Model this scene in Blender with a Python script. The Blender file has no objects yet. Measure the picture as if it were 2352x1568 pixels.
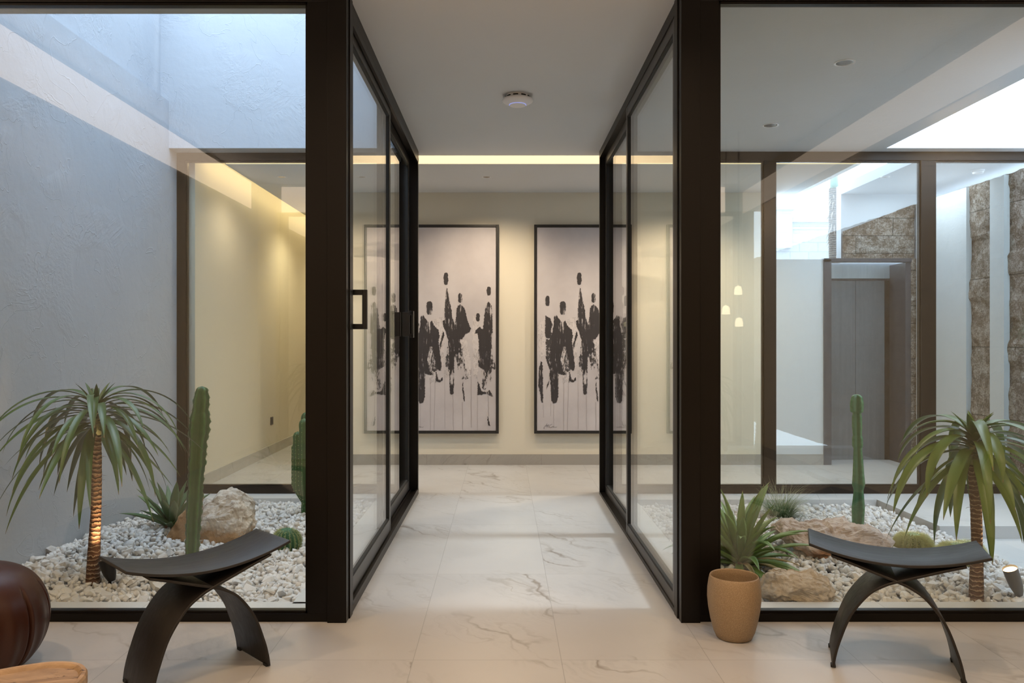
import bpy, bmesh, math, random
import numpy as np
from mathutils import Vector, Matrix, noise, Quaternion
PI = math.pi
SC = bpy.context.scene
C = SC.collection

# ---------------------------------------------------------------- camera, sky, sun, exposure
FPX, CX, CY, HC = 1842.0, 1156.0, 784.0, 1.29
cam = bpy.data.cameras.new('camera'); camo = bpy.data.objects.new('camera', cam); C.objects.link(camo)
camo.location = (0, 0, HC); camo.rotation_euler = (PI/2, 0, 0)
cam.sensor_width = 36; cam.lens = 36*FPX/2352; cam.shift_x = 20/2352; cam.clip_start = .05; cam.clip_end = 200
SC.camera = camo
SC.view_settings.view_transform = 'Standard'; SC.view_settings.look = 'None'
SC.view_settings.gamma = 1; SC.view_settings.exposure = 0.05; SC.view_settings.use_curve_mapping = False
w = bpy.data.worlds.new('overcast_sky'); SC.world = w; w.use_nodes = True
bg = w.node_tree.nodes['Background']; bg.inputs[0].default_value = (.69, .83, 1.0, 1); bg.inputs[1].default_value = 5.6
cy = SC.cycles
cy.max_bounces = 9; cy.diffuse_bounces = 4; cy.glossy_bounces = 5; cy.transmission_bounces = 4; cy.transparent_max_bounces = 24
cy.sample_clamp_indirect = 4.0; cy.caustics_reflective = False; cy.caustics_refractive = False
cy.use_denoising = True
sun = bpy.data.lights.new('sun', 'SUN'); sun.energy = 3.2; sun.angle = math.radians(9); sun.color = (.90, .95, 1.0)
so = bpy.data.objects.new('sun', sun); C.objects.link(so)
_d = Vector((-math.cos(math.radians(38)), 0.0, -math.sin(math.radians(38))))
so.rotation_euler = _d.to_track_quat('-Z', 'Y').to_euler(); so.location = (8, 5, 9)

def area(name, loc, size, power, color, aim=(0, 0, -1), spread=180):
    l = bpy.data.lights.new(name, 'AREA'); l.shape = 'RECTANGLE'; l.size, l.size_y = size; l.energy = power; l.color = color
    l.spread = math.radians(spread)
    o = bpy.data.objects.new(name, l); C.objects.link(o); o.location = loc
    o.rotation_euler = Vector(aim).to_track_quat('-Z', 'Y').to_euler()
    return o
WARM = (1.0, .70, .42)

# ---------------------------------------------------------------- helpers
def at(px, py, Y):
    return Vector(((px-CX)*Y/FPX, Y, HC-(py-CY)*Y/FPX))

def mesh_obj(name, bm, mat, parent=None, smooth=False):
    me = bpy.data.meshes.new(name)
    if isinstance(bm, bmesh.types.BMesh):
        bm.normal_update()
        if smooth:
            for f in bm.faces: f.smooth = True
        bm.to_mesh(me); bm.free()
    else:
        v, f = bm; me.from_pydata([tuple(p) for p in v], [], f)
        if smooth: me.polygons.foreach_set('use_smooth', [True]*len(me.polygons))
        me.update()
    o = bpy.data.objects.new(name, me); C.objects.link(o)
    for m in (mat if isinstance(mat, (list, tuple)) else [mat]): me.materials.append(m)
    if parent is not None:
        o.parent = parent
        o.location = -Vector(parent.location) if parent.get('worldparts') else (0, 0, 0)
    return o

def tag(o, label=None, cat=None, group=None, kind=None):
    if label: o['label'] = label
    if cat: o['category'] = cat
    if group: o['group'] = group
    if kind: o['kind'] = kind
    return o

def thing(name, label, cat, loc=(0, 0, 0), rz=0, group=None, world=False):
    o = bpy.data.objects.new(name, None); C.objects.link(o); o.location = loc; o.rotation_euler = (0, 0, rz)
    o.empty_display_size = .1
    tag(o, label, cat, group)
    if world: o['worldparts'] = 1
    return o

def box(bm, x0, x1, y0, y1, z0, z1, bev=0, mi=0):
    v = [bm.verts.new(p) for p in ((x0,y0,z0),(x1,y0,z0),(x1,y1,z0),(x0,y1,z0),(x0,y0,z1),(x1,y0,z1),(x1,y1,z1),(x0,y1,z1))]
    fs = [bm.faces.new([v[i] for i in q]) for q in ((0,3,2,1),(4,5,6,7),(0,1,5,4),(1,2,6,5),(2,3,7,6),(3,0,4,7))]
    for f in fs: f.material_index = mi
    if bev:
        es = list({e for f in fs for e in f.edges})
        bmesh.ops.bevel(bm, geom=es, offset=bev, segments=2, affect='EDGES', profile=.7)
    return bm
def boxes(*bs, bev=0):
    bm = bmesh.new()
    for b in bs: box(bm, *b, bev=bev)
    return bm
def struct(name, bm, mat, **k):
    o = mesh_obj(name, bm, mat, **k)
    if o.parent is None: o['kind'] = 'structure'
    return o

def lathe(prof, n=48, cx=0, cy=0, bm=None, rfun=None, cap0=True, cap1=True):
    bm = bm or bmesh.new(); rings = []
    for (r, z) in prof:
        ring = []
        for k in range(n):
            a = 2*PI*k/n; rr = r*(rfun(a, z) if rfun else 1)
            ring.append(bm.verts.new((cx+rr*math.cos(a), cy+rr*math.sin(a), z)))
        rings.append(ring)
    for a, b in zip(rings, rings[1:]):
        for k in range(n): bm.faces.new((a[k], a[(k+1) % n], b[(k+1) % n], b[k]))
    if cap0: bm.faces.new(list(reversed(rings[0])))
    if cap1: bm.faces.new(rings[-1])
    return bm

def tube(bm, pts, rad, n=8, cap=True):
    pts = [Vector(p) for p in pts]; rings = []
    up = Vector((0, 0, 1))
    for i, p in enumerate(pts):
        t = (pts[min(i+1, len(pts)-1)]-pts[max(i-1, 0)]).normalized()
        a = t.orthogonal().normalized() if i == 0 else (a-t*a.dot(t)).normalized()
        b = t.cross(a)
        r = rad[i] if isinstance(rad, (list, tuple)) else rad
        rings.append([bm.verts.new(p+a*r*math.cos(2*PI*k/n)+b*r*math.sin(2*PI*k/n)) for k in range(n)])
    for u, v in zip(rings, rings[1:]):
        for k in range(n): bm.faces.new((u[k], u[(k+1) % n], v[(k+1) % n], v[k]))
    if cap: bm.faces.new(list(reversed(rings[0]))); bm.faces.new(rings[-1])
    return bm

# ---------------------------------------------------------------- materials
class NT:
    def __init__(s, name):
        s.m = bpy.data.materials.new(name); s.m.use_nodes = True; s.t = s.m.node_tree
        s.t.nodes.clear(); s.out = s.t.nodes.new('ShaderNodeOutputMaterial')
    def n(s, kind, ins=None, **p):
        d = s.t.nodes.new(kind)
        for k, v in p.items(): setattr(d, k, v)
        for k, v in (ins or {}).items(): s.set(d, k, v)
        return d
    def set(s, d, k, v):
        sock = d.inputs[k]
        if isinstance(v, bpy.types.Node): v = v.outputs[0]
        if isinstance(v, bpy.types.NodeSocket): s.t.links.new(v, sock)
        elif isinstance(v, (tuple, list)) and len(v) == 3 and sock.type == 'RGBA': sock.default_value = (*v, 1)
        else: sock.default_value = v
    def co(s, scale=(1, 1, 1), loc=(0, 0, 0), rot=(0, 0, 0), src=None):
        if src is None: src = s.n('ShaderNodeTexCoord').outputs['Object']
        m = s.n('ShaderNodeMapping'); s.set(m, 0, src); m.inputs['Scale'].default_value = scale
        m.inputs['Location'].default_value = loc; m.inputs['Rotation'].default_value = rot
        return m.outputs[0]
    def noise(s, co, scale, detail=4, rough=.55, dist=0):
        return s.n('ShaderNodeTexNoise', {'Vector': co, 'Scale': scale, 'Detail': detail, 'Roughness': rough, 'Distortion': dist}).outputs[0]
    def ramp(s, fac, stops, interp='LINEAR'):
        r = s.n('ShaderNodeValToRGB', {0: fac}); e = r.color_ramp.elements; r.color_ramp.interpolation = interp
        while len(e) < len(stops): e.new(.5)
        for i, (p, c) in enumerate(stops):
            e[i].position = p; e[i].color = (*(c if isinstance(c, tuple) else (c, c, c)), 1)
        return r.outputs[0]
    def mix(s, fac, a, b, mode='MIX'):
        m = s.n('ShaderNodeMix', data_type='RGBA', blend_type=mode)
        s.set(m, 0, fac); s.set(m, 6, a); s.set(m, 7, b); return m.outputs[2]
    def math(s, op, a, b=0.0, c=None):
        m = s.n('ShaderNodeMath', operation=op); s.set(m, 0, a); s.set(m, 1, b)
        if c is not None: s.set(m, 2, c)
        return m.outputs[0]
    def bump(s, h, st=.3, dist=.01):
        return s.n('ShaderNodeBump', {'Height': h, 'Strength': st, 'Distance': dist}).outputs[0]
    def pbr(s, col, rough=.5, normal=None, metal=0, spec=.5, **k):
        p = s.n('ShaderNodeBsdfPrincipled', {'Base Color': col, 'Roughness': rough, 'Metallic': metal, 'Specular IOR Level': spec})
        if normal is not None: s.set(p, 'Normal', normal)
        for kk, v in k.items(): s.set(p, kk.replace('_', ' '), v)
        s.t.links.new(p.outputs[0], s.out.inputs[0]); return s.m

def simple(name, col, rough=.5, metal=0, spec=.5, nscale=0, namt=.06, bump=0, bscale=60, **k):
    t = NT(name); c = col; nn = None
    if nscale:
        f = t.noise(t.co(), nscale)
        c = t.mix(f, tuple(max(0, x*(1-namt)) for x in col), tuple(min(1, x*(1+namt)) for x in col))
    if bump: nn = t.bump(t.noise(t.co(), bscale, 6), bump, .004)
    return t.pbr(c, rough, nn, metal, spec, **k)

def emit(name, col, st):
    t = NT(name); e = t.n('ShaderNodeEmission', {'Color': col, 'Strength': st}); t.t.links.new(e.outputs[0], t.out.inputs[0]); return t.m

def make_glass(name, tint=(.965, .985, .98), f0=.045):
    t = NT(name); g = t.n('ShaderNodeNewGeometry')
    dp = t.n('ShaderNodeVectorMath', operation='DOT_PRODUCT'); t.set(dp, 0, g.outputs['Normal']); t.set(dp, 1, g.outputs['Incoming'])
    c = t.math('ABSOLUTE', dp.outputs['Value']); k = t.math('SUBTRACT', 1.0, c); k5 = t.math('POWER', k, 5.0)
    fac = t.math('MULTIPLY_ADD', k5, 1-f0, f0)
    tr = t.n('ShaderNodeBsdfTransparent', {'Color': tint}); gl = t.n('ShaderNodeBsdfGlossy', {'Color': (1, 1, 1), 'Roughness': 0.0})
    m = t.n('ShaderNodeMixShader'); t.set(m, 0, fac); t.set(m, 1, tr); t.set(m, 2, gl)
    t.t.links.new(m.outputs[0], t.out.inputs[0]); return t.m
M = {}
M['glass'] = make_glass('clear_glass')

def marble(name, base=(.44, .435, .43), tile=True, vein=(.20, .175, .15), seed=0, amt=1.5, pitch=(.6, 1.2), off=(-.365, 4.45), swap=None):
    t = NT(name)
    src = t.n('ShaderNodeTexCoord').outputs['Object']
    if swap: src = t.co(rot=swap, src=src)
    br = t.n('ShaderNodeTexBrick', {'Vector': t.co(loc=(-off[0], -off[1], 0), src=src), 'Color1': (0, 0, 0), 'Color2': (1, 1, 1), 'Mortar': (.5, .5, .5), 'Scale': 1.0,
              'Mortar Size': .0016, 'Mortar Smooth': 0.0, 'Bias': 0.0, 'Brick Width': pitch[0], 'Row Height': pitch[1]}, offset=0.0, squash=1.0)
    rnd = t.n('ShaderNodeVectorMath', {0: br.outputs['Color']}, operation='SCALE'); rnd.inputs['Scale'].default_value = 7.3 if tile else 0
    v = t.n('ShaderNodeVectorMath', {0: src, 1: rnd.outputs[0]}, operation='ADD').outputs[0]
    rot = t.co(rot=(0, 0, math.radians(-38)), scale=(1, 1, 1), src=v)
    warp = t.n('ShaderNodeVectorMath', {0: t.n('ShaderNodeTexNoise', {'Vector': rot, 'Scale': 1.1, 'Detail': 5, 'Roughness': .6}).outputs[1]}, operation='SCALE'); warp.inputs['Scale'].default_value = .55
    vv = t.n('ShaderNodeVectorMath', {0: rot, 1: warp.outputs[0]}, operation='ADD').outputs[0]
    # long thin veins: ridges of a stretched noise
    def ridge(scale, st, width, detail=3):
        nn = t.noise(t.co(scale=st, src=vv), scale, detail, .5)
        d = t.math('ABSOLUTE', t.math('SUBTRACT', nn, .5))
        return t.n('ShaderNodeMapRange', {0: d, 1: 0.0, 2: width, 3: 1.0, 4: 0.0}).outputs[0]
    r1 = ridge(1.5, (1, .28, 1), .010); r2 = ridge(3.2, (1, .20, 1), .012, 2)
    mask = t.ramp(t.noise(v, 1.6, 3), [(.46, 0.0), (.66, 1.0)])
    fine = t.noise(t.co(scale=(1, .06, 1), src=vv), 34, 4, .65)
    fm = t.ramp(fine, [(.45, 0.0), (.75, 1.0)])
    c = t.mix(t.ramp(t.noise(v, 1.3, 4), [(.3, 0.0), (.7, 1.0)]), tuple(x*.95 for x in base), tuple(min(1, x*1.05) for x in base))
    c = t.mix(t.math('MULTIPLY', t.math('MULTIPLY', fm, mask), .32*amt), c, tuple(x*.62 for x in base))
    c = t.mix(t.math('MULTIPLY', t.math('MULTIPLY', r1, mask), .62*amt), c, vein)
    c = t.mix(t.math('MULTIPLY', t.math('MULTIPLY', r2, mask), .30*amt), c, vein)
    if tile: c = t.mix(t.math('MULTIPLY', br.outputs['Fac'], .55), c, tuple(x*.45 for x in base))
    rr = t.ramp(t.noise(v, 3, 3), [(.2, .30), (.8, .42)])
    return t.pbr(c, rr, None, 0, .45)
M['marble'] = marble('veined_porcelain_tile')
M['skirt'] = marble('veined_skirting_tile', base=(.36, .335, .30), swap=(PI/2, 0, 0), pitch=(1.2, 5), off=(.4, -2), amt=1.5)
M['paver'] = marble('pale_courtyard_tile', base=(.68, .68, .67), vein=(.45, .45, .44), amt=.6, pitch=(1.2, .6), off=(3.05, 5.604))

def plaster(name, col, st=.65):
    t = NT(name); src = t.n('ShaderNodeTexCoord').outputs['Object']
    vo = t.n('ShaderNodeTexVoronoi', {'Vector': src, 'Scale': 2.6, 'Randomness': 1.0})
    rot = t.n('ShaderNodeVectorRotate', {'Vector': src}, rotation_type='EULER_XYZ')
    ang = t.n('ShaderNodeVectorMath', {0: vo.outputs['Color']}, operation='SCALE'); ang.inputs['Scale'].default_value = 6.0
    t.set(rot, 'Rotation', ang.outputs[0])
    sc = t.noise(t.co(scale=(1, .06, 1), src=rot.outputs[0]), 46, 3, .6)
    scm = t.ramp(t.noise(src, 2.3, 2), [(.50, 0.0), (.58, 1.0)])
    scr = t.math('MULTIPLY', sc, scm)
    d = t.math('ABSOLUTE', t.math('SUBTRACT', t.noise(t.co(scale=(1, 1, 1), src=src), 2.1, 4, .5, .9), .5))
    crease = t.n('ShaderNodeMapRange', {0: d, 1: 0.0, 2: .006, 3: .22, 4: 0.0}).outputs[0]
    h = t.math('ADD', t.math('MULTIPLY', scr, .7), t.math('ADD', crease, t.math('MULTIPLY', t.noise(src, 5, 6, .6), .9)))
    c = t.mix(t.noise(src, 1.4, 5), tuple(x*.94 for x in col), tuple(min(1, x*1.05) for x in col))
    return t.pbr(c, .85, t.bump(h, st, .010), 0, .2)
M['plaster'] = plaster('trowelled_grey_plaster', (.46, .495, .545))
M['plaster_soffit'] = plaster('trowelled_soffit_plaster', (.64, .675, .72), .2)
M['paint'] = simple('cream_wall_paint', (.70, .65, .54), .7, spec=.2, nscale=2, namt=.02)
M['paint_white'] = simple('pale_wall_paint', (.40, .42, .45), .7, spec=.2, nscale=2, namt=.02)
M['ceil'] = simple('white_ceiling_paint', (.67, .68, .70), .8, spec=.15, nscale=1.5, namt=.02)
M['bronze'] = simple('dark_bronze_aluminium', (.0045, .0032, .0024), .36, 0, .2, nscale=8, namt=.12)
M['bronze2'] = simple('dark_grey_door_profile', (.026, .024, .024), .34, 0, .5, nscale=8, namt=.10)
M['gasket'] = simple('black_rubber_gasket', (.006, .006, .006), .7)
M['black'] = simple('matt_black_metal', (.012, .012, .013), .35, .2)
M['steel'] = (lambda t: t.pbr(t.mix(t.noise(t.co(scale=(1, 1, .03)), 30, 5, .6), (.13, .135, .15), (.22, .23, .245)), .42, None, .5, .5))(NT('brushed_bronze_steel'))
M['steel_light'] = (lambda t: t.pbr(t.mix(t.noise(t.co(scale=(1, 1, .03)), 60, 5, .6), (.42, .46, .48), (.60, .65, .67)), .35, None, .4, .5))(NT('brushed_light_steel'))
M['led'] = emit('warm_cove_light', (1.0, .74, .42), 1.5)
M['led_slot'] = emit('warm_led_strip', (1.0, .72, .34), 22.0)
M['cove_front_glow'] = emit('warm_front_cove_glow', (1.0, .74, .53), 3.3)
M['lamp'] = emit('lamp_filament', (1.0, .72, .40), 60)
M['chrome'] = simple('satin_reflector', (.55, .50, .45), .25, 1)
M['white_plastic'] = simple('white_plastic', (.78, .77, .80), .35)
M['soil'] = simple('grey_bed_soil', (.30, .28, .26), .95, nscale=20, namt=.3)
# ---------------------------------------------------------------- the setting
XL, XR, Y0, YB = -.73, .825, 3.69, 6.87      # corridor glass lines, front glazing, back glazing
struct('floor', boxes((-3.1, 2.95, -2.7, 3.72, -.15, 0), (XL-.10, XR+.10, 3.72, 6.80, -.15, 0), (-2.66, 6.2, 6.80, 8.80, -.15, 0), (-2.66, -1.4, 8.80, 13.0, -.15, 0)), M['marble'])
struct('trim_1', boxes((-2.77, XL-.10, 3.72, 3.975, -.15, .0), (-1.04, XL-.10, 3.95, 6.60, -.15, .0), (-2.77, XL-.10, 6.60, 6.80, -.15, .0)), M['paver'])
struct('trim_2', boxes((XR+.10, 4.35, 3.72, 3.975, -.15, .0), (XR+.10, 1.075, 3.95, 6.546, -.15, .0)), M['paver'])
struct('courtyard_floor', boxes((XR+.10, 4.35, 6.546, 6.80, -.15, 0), (3.05, 4.35, 5.604, 6.546, -.15, 0), (3.05, 4.35, 3.95, 5.604, -.25, -.088)), M['paver'])
struct('bed_ground', boxes((-2.77, -1.04, 3.95, 6.60, -.25, -.075), (1.075, 3.05, 3.95, 6.546, -.25, -.085)), M['soil'])
# left courtyard shaft
struct('wall_courtyard_side', boxes((-3.0, -2.77, 3.72, 6.64, -.2, 3.28), (-3.0, -2.84, 3.72, 6.64, 3.28, 4.25), (-3.0, -2.77, 6.64, 6.92, -.2, 3.28)), M['plaster'])
struct('wall_courtyard_back', boxes((-2.84, XL-.07, 6.64, 6.90, 2.89, 4.25)), M['plaster'])
struct('wall_courtyard_front', boxes((-3.0, XL-.07, 3.745, 3.87, 2.87, 4.1)), M['plaster'])
# corridor and right courtyard slab, with the thin joint before the cove lip
struct('ceiling_corridor', boxes((XL-.09, XR+.07, 3.62, 6.665, 2.90, 3.2), (XL-.09, XR+.07, 6.672, 6.955, 2.902, 3.2), (XL-.09, XR+.07, 6.66, 6.68, 2.912, 3.1)), M['ceil'])
struct('ceiling_courtyard', boxes((XR+.07, 3.19, 3.73, 6.90, 2.90, 3.2), (3.19, 6.2, 6.68, 6.92, 2.90, 3.12)), M['plaster_soffit'])
struct('wall_corridor_roof', boxes((XL-.09, XL+.02, 3.87, 6.64, 3.2, 5.8)), M['plaster'])  # unseen, raised this high to keep the sun off the shaft walls
# gallery behind the corridor
struct('wall_gallery_back', boxes((-1.84, 2.86, 8.40, 8.55, 0, 3.1)), M['paint'])
struct('wall_gallery_side', boxes((-2.80, -2.66, 6.92, 13.0, 0, 3.15), (-2.66, -1.4, 12.9, 13.0, 0, 3.15), (-1.84, -1.70, 8.55, 12.9, 0, 3.15)), M['paint'])
struct('ceiling_gallery', boxes((-2.45, 3.15, 7.06, 8.46, 2.85, 2.95), (-2.45, -1.70, 8.46, 12.8, 2.85, 2.95), (2.86, 3.15, 8.46, 10.4, 2.85, 2.95)), M['ceil'])
struct('ceiling_gallery_upper', boxes((-2.80, 3.15, 6.90, 8.56, 3.15, 3.25), (-2.80, -1.70, 8.56, 13.0, 3.15, 3.25)), M['ceil'])
struct('baseboard_back', boxes((-1.84, 3.35, 8.385, 8.40, 0, .11)), M['skirt'])
struct('baseboard_side', boxes((-2.66, -2.645, 6.92, 12.9, 0, .11)), marble('side_skirting_tile', base=(.46, .435, .39), swap=(0, PI/2, 0), pitch=(5, 1.2), off=(-2, .3), amt=1.2))
# the low pale wall, the lift block and the porch beyond the right courtyard
struct('wall_low', boxes((2.86, 3.352, 8.40, 8.55, 0, 2.15)), simple('bright_low_wall_paint', (.60, .63, .66), .7, spec=.2))  # stops low so the mirrored sky stands open above it
struct('wall_lift_block', boxes((3.58, 6.2, 8.50, 8.62, 2.15, 2.85), (4.36, 6.2, 8.45, 8.62, 0, 2.15), (3.35, 4.45, 8.80, 8.9, 0, 2.15)), M['paint_white'])
struct('ceiling_porch', boxes((3.58, 6.2, 6.92, 8.62, 2.85, 2.95)), M['paint_white'])

# living room behind and around the camera (seen in the glass)
struct('wall_left', boxes((-3.25, -3.1, -2.85, 3.75, 0, 3.3)), M['paint'])
struct('wall_right', boxes((2.95, 3.1, -2.85, 3.75, 0, 3.3)), M['paint'])
struct('wall_rear', boxes((-3.25, 3.1, -2.85, -2.7, 0, 3.3)), M['paint'])
struct('wall_front', boxes((-3.1, 3.1, 3.62, 3.745, 2.95, 3.3), (-3.1, -2.77, 3.62, 3.9, 0, 2.95), (2.95, 3.1, 3.72, 3.75, 0, 3.2)), M['paint'])
struct('ceiling', boxes((-3.25, 3.1, -2.85, 3.75, 3.28, 3.4)), M['ceil'])
struct('baseboard_right', boxes((2.935, 2.95, -2.7, 3.6, 0, .11)), M['skirt'])

# coves: the lit wall bands and slot face are made to glow themselves
def led(name, b, m, label, grp=None):
    return tag(mesh_obj(name, boxes(b), m), label, 'light', grp)
led('cove_light', (-2.44, 3.14, 7.045, 7.058, 2.853, 3.0), M['led'], 'warm glowing light strip in the ceiling slot above the corridor end')
led('led_strip', (-2.463, -2.452, 7.06, 12.7, 2.93, 2.948), M['led_slot'], 'thin warm strip hidden on the ceiling edge beside the cream side wall')
cvl = led('cove_glow_band', (-3.099, -3.09, -2.4, 3.6, 2.92, 3.24), M['cove_front_glow'], 'long warm cove band on the living room wall mirrored in the left glass')
led('cove_glow_band', (-2.8, 2.8, -2.698, -2.69, 2.92, 3.24), M['cove_front_glow'], 'warm cove band across the rear wall mirrored faintly in the glass')
led('cove_glow_band', (2.935, 2.949, -2.4, 3.6, 2.86, 3.12), emit('warm_right_cove_glow', (1.0, .74, .52), 1.7), 'warm cove band on the wall mirrored in the right glass')

# ---------------------------------------------------------------- windows and doors
def frame_y(name, x0, x1, y0, y1, z0, z1, rail, mull=(), label=None, bottom=None):
    """a glazed frame in a plane of constant Y: outer bars, mullions, panes"""
    bottom = bottom or rail
    root = struct(name, boxes((x0, x1, y0, y1, z1-rail, z1), (x0, x1, y0, y1, z0, z0+bottom), (x0, x0+rail, y0, y1, z0+bottom, z1-rail), (x1-rail, x1, y0, y1, z0+bottom, z1-rail), bev=.003), M['bronze'])
    xs = [x0+rail] + [v for m in mull for v in m] + [x1-rail]
    for m in mull: mesh_obj('mullion', boxes((m[0], m[1], y0+.001, y1-.001, z0+bottom, z1-rail), bev=.003), M['bronze'], root)
    ym = (y0+y1)/2
    for a, b in zip(xs[0::2], xs[1::2]):
        mesh_obj('pane', boxes((a-.01, b+.01, ym-.005, ym+.005, z0+bottom-.01, z1-rail+.01)), M['glass'], root)
        g = boxes((a, b, ym-.018, ym+.018, z0+bottom, z0+bottom+.012), (a, b, ym-.018, ym+.018, z1-rail-.012, z1-rail), (a, a+.010, ym-.018, ym+.018, z0+bottom, z1-rail), (b-.010, b, ym-.018, ym+.018, z0+bottom, z1-rail))
        mesh_obj('glazing_bead', g, M['bronze'], root)
    return root
S0 = FPX/Y0
def X0(px): return (px-CX)/S0
frame_y('window_1', -2.77, X0(752), 3.69, 3.745, 0.0, 2.945, .093, bottom=.038)
frame_y('window_2', X0(1608), 2.95, 3.69, 3.745, 0.0, 2.945, .087, bottom=.038)
frame_y('window_3', -2.77, -.84, 6.80, 6.87, 0.0, 2.90, .075, bottom=.062)
S3 = FPX/6.80
def X3(px): return (px-CX)/S3
frame_y('window_4', XR+.10, 4.62, 6.80, 6.87, 0.0, 2.90, .075, mull=((X3(1755), X3(1782)), (X3(2116), X3(2150))), bottom=.062)
# corner posts
struct('trim_3', boxes((X0(752)+.002, X0(797), 3.675, 3.735, 0, 2.95), (X0(753), X0(800), 3.735, 3.80, 0, 2.90), bev=.003), M['bronze'])
struct('trim_4', boxes((X0(1563), X0(1607), 3.675, 3.735, 0, 2.95), (X0(1560), X0(1606), 3.735, 3.80, 0, 2.90), bev=.003), M['bronze'])
struct('trim_5', boxes((X0(752), X0(1608), 3.66, 3.73, 2.90, 2.96)), M['bronze'])
# end posts of the corridor
struct('trim_6', boxes((XL-.09, XL-.012, 6.80, 6.90, 0, 2.90), (XL-.15, XL-.09, 6.80, 6.90, 0, 2.90), bev=.003), M['bronze'])
struct('trim_7', boxes((XR+.012, XR+.09, 6.80, 6.90, 0, 2.90), bev=.003), M['bronze'])

def leaf(parent, name, xc, ya, yb, z0, z1, st, top, bot, th=.034, mat=None):
    mat = mat or M['bronze2']
    l = mesh_obj(name, boxes((xc-th/2, xc+th/2, ya, ya+st, z0, z1), (xc-th/2, xc+th/2, yb-st, yb, z0, z1), (xc-th/2+.001, xc+th/2-.001, ya+st, yb-st, z0, z0+bot), (xc-th/2+.001, xc+th/2-.001, ya+st, yb-st, z1-top, z1), bev=.002), mat, parent)
    mesh_obj('pane', boxes((xc-.005, xc+.005, ya+st-.008, yb-st+.008, z0+bot-.008, z1-top+.008)), M['glass'], l)
    e = .011
    mesh_obj('gasket', boxes((xc-.013, xc+.013, ya+st, ya+st+e, z0+bot, z1-top), (xc-.013, xc+.013, yb-st-e, yb-st, z0+bot, z1-top), (xc-.013, xc+.013, ya+st, yb-st, z0+bot, z0+bot+e), (xc-.013, xc+.013, ya+st, yb-st, z1-top-e, z1-top)), M['gasket'], l)
    return l
# left: two-leaf sliding door on two tracks
d1 = struct('door_1', boxes((XL-.10, XL+.012, 3.80, 6.80, 0, .030), (XL-.004, XL+.012, 3.80, 6.80, .030, .050), (XL-.052, XL-.044, 3.80, 6.80, .030, .050), (XL-.10, XL-.094, 3.80, 6.80, .030, .050),
                             (XL-.10, XL+.012, 3.80, 6.80, 2.84, 2.90), (XL-.004, XL+.012, 3.80, 6.80, 2.80, 2.84), (XL-.10, XL+.012, 3.79, 3.835, .03, 2.84), (XL-.10, XL+.012, 6.745, 6.80, .03, 2.84), bev=.002), M['bronze'])
lf = leaf(d1, 'door_leaf', XL-.024, 3.836, 5.245, .056, 2.83, .052, .075, .080)
h = bmesh.new()
hy = 3.872
for zz in (1.527, 1.362): box(h, XL-.010, XL+.072, hy-.011, hy+.011, zz-.013, zz+.013, bev=.003)
box(h, XL+.050, XL+.074, hy-.0115, hy+.0115, 1.349, 1.540, bev=.003)
mesh_obj('handle', h, M['black'], lf)
lf2 = leaf(d1, 'door_leaf', XL-.072, 5.19, 6.70, .056, 2.83, .060, .075, .080)
mesh_obj('handle', boxes((XL-.06, XL-.005, 6.28, 6.31, 1.33, 1.52), (XL-.012, XL+.022, 6.30, 6.36, 1.50, 1.53), (XL-.012, XL+.022, 6.30, 6.36, 1.32, 1.35), (XL+.008, XL+.024, 6.30, 6.36, 1.32, 1.53), bev=.003), M['black'], lf2)
# right: two fixed panels
d2 = struct('door_2', boxes((XR-.012, XR+.10, 3.80, 6.80, 0, .022), (XR-.012, XR+.10, 3.80, 6.80, 2.84, 2.90), (XR-.012, XR+.10, 3.79, 3.82, .02, 2.84), (XR-.012, XR+.10, 6.76, 6.80, .02, 2.84), bev=.002), M['bronze'])
leaf(d2, 'door_leaf', XR+.010, 3.822, 5.34, .022, 2.84, .050, .062, .058)
leaf(d2, 'door_leaf', XR+.050, 5.33, 6.76, .022, 2.84, .055, .062, .058)

# stone wall of the right courtyard and its mirror image built over the lift
def stone_mat(name, rot, lo=(.10, .082, .066), hi=(.42, .40, .37)):
    t = NT(name); src = t.co(rot=rot)
    br = t.n('ShaderNodeTexBrick', {'Vector': src, 'Color1': (.25, .25, .25), 'Color2': (.9, .9, .9), 'Mortar': (0, 0, 0), 'Scale': 1.0, 'Mortar Size': .004, 'Mortar Smooth': .3, 'Bias': 0.0, 'Brick Width': .62, 'Row Height': .185}, offset=.37)
    n1 = t.noise(src, 9, 8, .72); n2 = t.noise(src, 2.2, 4, .6); n3 = t.noise(src, 70, 4, .7)
    f = t.math('ADD', t.math('MULTIPLY', n1, .9), t.math('MULTIPLY', t.math('SUBTRACT', n3, .5), .7))
    c = t.mix(t.ramp(f, [(.38, 0.0), (.62, 1.0)]), lo, hi)
    c = t.mix(t.math('MULTIPLY', br.outputs['Color'], .35), c, (.30, .19, .12))
    c = t.mix(t.math('MULTIPLY', br.outputs['Fac'], .8), c, (.04, .035, .03))
    hgt = t.math('SUBTRACT', t.math('ADD', n1, t.math('MULTIPLY', n3, .4)), t.math('MULTIPLY', br.outputs['Fac'], .8))
    return t.pbr(c, .9, t.bump(hgt, .9, .02), 0, .2)
M['stone_x'] = stone_mat('rough_split_stone', (0, PI/2, 0)); M['stone_x'] = stone_mat('rough_split_stone_side', (PI/2, 0, PI/2))
M['stone_y'] = stone_mat('rough_split_stone_front', (PI/2, 0, 0))
def rough_slab(pts_fn, nu, nv, amp, thick_dir, mat, name, seed=0):
    pass
bm = bmesh.new()
NYs, NZs = 230, 60
g = {}
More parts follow.
